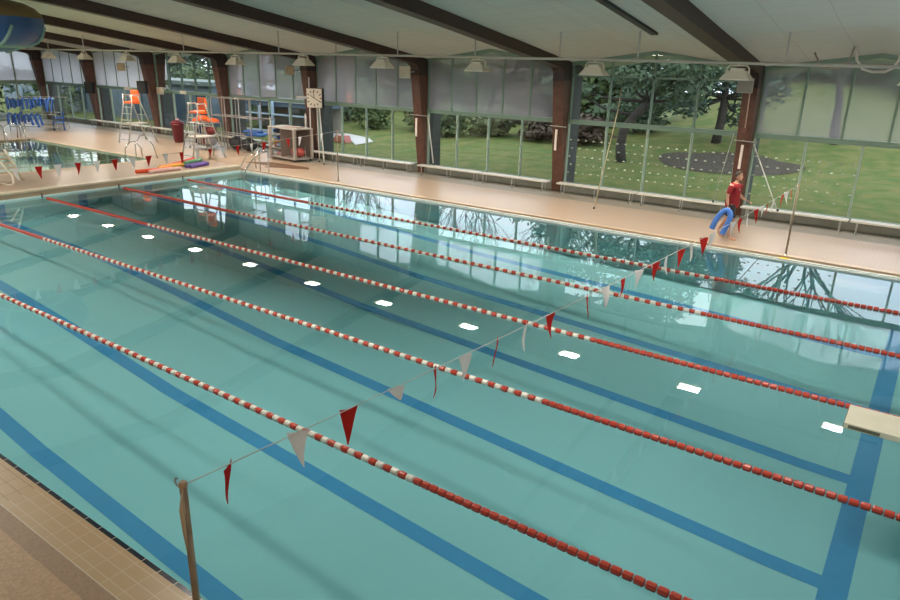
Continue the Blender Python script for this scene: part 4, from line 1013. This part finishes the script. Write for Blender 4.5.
def bare_tree(label, x, y, h, seed, spread=.9):
    rnd = random.Random(seed); t = thing('bare_tree', label, 'tree', (x, y, gz(x, y) - .1), 0, 'leafless trees beyond the lawn')
    b = MB()
    def grow(p, d, l, r, lev):
        pts = [p]; q = p.copy(); dd = d.copy()
        for i in range(3):
            dd = (dd + Vector((rnd.gauss(0, .1), rnd.gauss(0, .1), .04))).normalized(); q = q + dd * l / 3; pts.append(q.copy())
        b.tube(pts, [r, r * .88, r * .76, r * .62], 7 if lev < 2 else 4, False)
        if lev >= 5: return
        for k in range(rnd.choice((2, 3)) if lev else 7):
            a = rnd.uniform(0, 6.28); s = spread * rnd.uniform(.35, .8)
            nd = (dd + Vector((math.cos(a) * s, math.sin(a) * s, rnd.uniform(-.05, .3)))).normalized()
            grow(pts[rnd.choice((2, 3))] if lev else pts[3], nd, l * rnd.uniform(.68, .95), r * (.42 if lev == 0 else .6), lev + 1)
    grow(Vector((0, 0, 0)), Vector((0, 0, 1)), h * .2, h * .017, 0)
    b.build('trunk', BARK, t, False)
bare_tree('bare branching tree on the slope behind the bay right of the walking person', 18.4, 33, 14, 11)
bare_tree('bare tree beyond the lawn behind the second bay left of the person', 2.5, 38, 14, 12)
bare_tree('bare tree beyond the bushes behind the bay right of the clock', -7, 40, 14, 13)
bare_tree('bare tree rising behind the storage trolley', -20, 42, 14, 14)
bare_tree('bare tree far back behind the rightmost windows', 25, 36, 15, 15)
def woods():
    rnd = random.Random(21); n = 0
    for i in range(44):
        x = -66 + i * 2.7 + rnd.uniform(-.8, .8); y = 47 + rnd.uniform(-3, 5) - (9 if x < 8 else 0)
        lf = ['dark', 'mid', 'dark', 'olive', 'brown'][i % 5]
        bush('tree', x, y, max(2.6, (rnd.uniform(6.6, 7.6) if x > 8 else rnd.uniform(6.0, 6.6)) - gz(x, y)), rnd.uniform(2.8, 3.6), lf, {'dark': 'dark bushy tree in the wood edge beyond the lawn', 'mid': 'mid green bushy tree in the wood edge beyond the lawn', 'olive': 'olive tree in the wood edge beyond the lawn', 'brown': 'brown twiggy tree in the wood edge beyond the lawn'}[lf], 'tree', 100 + i, True, .3, 1700, 0, lf + ' trees of the wood edge')
    for i in range(8):
        x = -24 + 3.7 * i; lf = ['dark', 'mid'][i % 2]
        bush('tree', x, 42.5, 6.5 - gz(x, 42.5), 3.6, lf, {'dark': 'dark bushy tree in the wood edge beyond the lawn', 'mid': 'mid green bushy tree in the wood edge beyond the lawn'}[lf], 'tree', 200 + i, True, .3, 1900, 0, lf + ' trees of the wood edge')
    for i, (x, y, h, w, lf) in enumerate([(-6.3, 27.5, 2.3, 2.0, 'mid'), (-3.4, 28.5, 2.4, 2.0, 'olive'), (-.6, 27.5, 1.9, 1.8, 'mid'), (-10.5, 30, 2.8, 2.3, 'dark'), (1.9, 29, 1.7, 1.8, 'olive'), (-13.5, 28, 3.2, 2.4, 'mid'), (-17, 27, 3.4, 2.4, 'dark'), (-21, 27, 3.4, 2.6, 'mid'), (-26, 28, 3.4, 2.6, 'dark'), (4.2, 29.5, 1.5, 1.9, 'brown'), (6.9, 29.5, 1.5, 1.9, 'brown'), (8.3, 33.5, 2.6, 2.3, 'dark')]):
        bush('shrub', x, y, h, w, lf, ['leafy shrub left on the bank behind the bay right of the clock', 'olive shrub in the middle of the bank right of the clock', 'small green shrub at the right of the bank beyond the clock bay', 'dark shrub on the bank directly behind the clock column', 'olive shrub behind the column with the cream loudspeaker', 'green shrub behind the pale blue shelter', 'dark shrub behind the lifeguard chair bay', 'green shrub seen behind the black loudspeaker column', 'dark shrub at the far left outside the windows', 'brown shrub behind the second bay left of the person', 'brown shrub left of the crooked pine', 'dark shrub just behind the crooked pine'][i], 'shrub', 300 + i, True, .17, 1300)
    for i, y in enumerate((-4, 1, 6, 11, 16, 21)):
        bush('shrub', -30 - (i % 3), y, 3.8, 2.8, ['dark', 'mid'][i % 2], '%s shrub outside the end windows, %s from the window wall' % (['dark', 'green'][i % 2], ORD[5 - i]), 'shrub', 400 + i, True, .22, 900).location.z = 0
woods()
def shelter():
    """pale blue framed glazed shelter outside"""
    t = thing('garden_shelter', 'pale blue framed shelter with a dark roof outside behind the storage trolley', 'shelter', (-9.0, 22.3, 0))
    bl = P('pale_blue_frame', (.42, .55, .7), .5); z0 = .1
    for i, x in enumerate((-4.5, -2.9, -1.3, -.25, 1.3, 2.9)):
        b = MB(); b.bb(x - (.12 if i == 3 else .06), x + (.12 if i == 3 else .06), -.06, .06, 0, 2.15 if i == 3 else 1.75); b.build('post', bl, t)
    for z in (.35, 1.3): b = MB(); b.bb(-4.5, 2.9, -.04, .04, z - .04, z + .04); b.build('rail', bl, t)
    b = MB(); b.bb(-4.6, 3.0, .3, 2.6, 1.72, 1.98); b.build('roof', P('slate_blue_roof', (.1, .14, .2), .6), t)
    b = MB(); b.bb(-4.7, 3.1, .2, 2.7, 1.98, 2.03); b.build('roof_edge', P('pale_roof_edge', (.5, .55, .58), .5), t)
    b = MB(); b.bb(-4.5, 2.9, 2.4, 2.5, 0, 1.72); b.build('back_wall', P('tan_wall', (.33, .31, .27), .8), t)
    b = MB(); b.bb(-4.5, 2.9, -.03, .0, .0, .35); b.build('kick_panel', P('grey_green_panel', (.3, .36, .34), .6), t)
    b = MB(); b.bb(-4.5, -2.9, -.03, .0, .35, 1.7); b.build('solid_panel', P('slate_blue_panel', (.16, .23, .33), .6), t)
    t2 = thing('outbuilding', 'low blue grey outbuilding outside the unshaded bay at the lifeguard chairs', 'building', (-19.5, 22.5, 0))
    b = MB(); b.bb(-24, 4.5, 0, 3, 0, 2.6); b.build('wall', P('blue_grey_wall', (.13, .17, .2), .6, noise=(2, (.1, .14, .16))), t2)
    b = MB(); b.bb(-24.2, 4.7, -.2, 3.2, 2.6, 2.85); b.build('roof', P('green_grey_roof', (.12, .15, .13), .7), t2)
    for x in (-20, -17, -14, -11, -8, -3.6, -1.2, 1.2, 3.4): b = MB(); b.bb(x - .5, x + .5, -.03, .0, .4, 2.2); b.build('window', P('dark_outbuilding_pane', (.06, .09, .12), .15), t2)
    b = MB(); b.prism([(-.45, 0), (.45, 0), (.3, .35), (-.3, .35)], 1, -.25, .25); o = b.build('barrow', P('dull_red_tub', (.4, .12, .1), .5), loc=(-3.6, 22.2, gz(-3.6, 22.2) + .02)); tag(o, 'small dull red tub at the end of the pale path outside', 'tub')
shelter()

# ------------------------------------------------------------------ sky and look
def world():
    w = bpy.data.worlds.new('World'); bpy.context.scene.world = w; w.use_nodes = True
    nt = w.node_tree; N, L = nt.nodes, nt.links; bg = N['Background']
    tc = N.new('ShaderNodeTexCoord'); n = N.new('ShaderNodeTexNoise'); n.inputs['Scale'].default_value = 2.2; n.inputs['Detail'].default_value = 6
    L.new(tc.outputs['Generated'], n.inputs['Vector'])
    r = N.new('ShaderNodeValToRGB'); r.color_ramp.elements[0].position = .35; r.color_ramp.elements[1].position = .65
    r.color_ramp.elements[0].color = (.66, .76, .98, 1); r.color_ramp.elements[1].color = (.9, .95, 1, 1)
    L.new(n.outputs['Fac'], r.inputs['Fac']); L.new(r.outputs['Color'], bg.inputs['Color']); bg.inputs['Strength'].default_value = 3.2
world()
for x in (6, 14, 21):  # added fill behind the camera, lifts the near deck and pennants
    l = bpy.data.lights.new('rear_fill', 'AREA'); l.shape = 'RECTANGLE'; l.size = 1.2; l.size_y = .5; l.energy = 95; l.color = (1, .86, .7)
    o = bpy.data.objects.new('rear_fill', l); o.location = (x, -6.3, 4.9); o.rotation_euler = (math.radians(10), 0, 0); C.objects.link(o)
sc = bpy.context.scene
sc.view_settings.view_transform = 'Standard'; sc.view_settings.look = 'None'; sc.view_settings.gamma = 1; sc.view_settings.exposure = 0.05
sc.view_settings.use_curve_mapping = False
sc.cycles.use_denoising = True; sc.cycles.max_bounces = 10; sc.cycles.transparent_max_bounces = 16; sc.cycles.sample_clamp_indirect = 6
sc.cycles.glossy_bounces = 5; sc.cycles.diffuse_bounces = 4
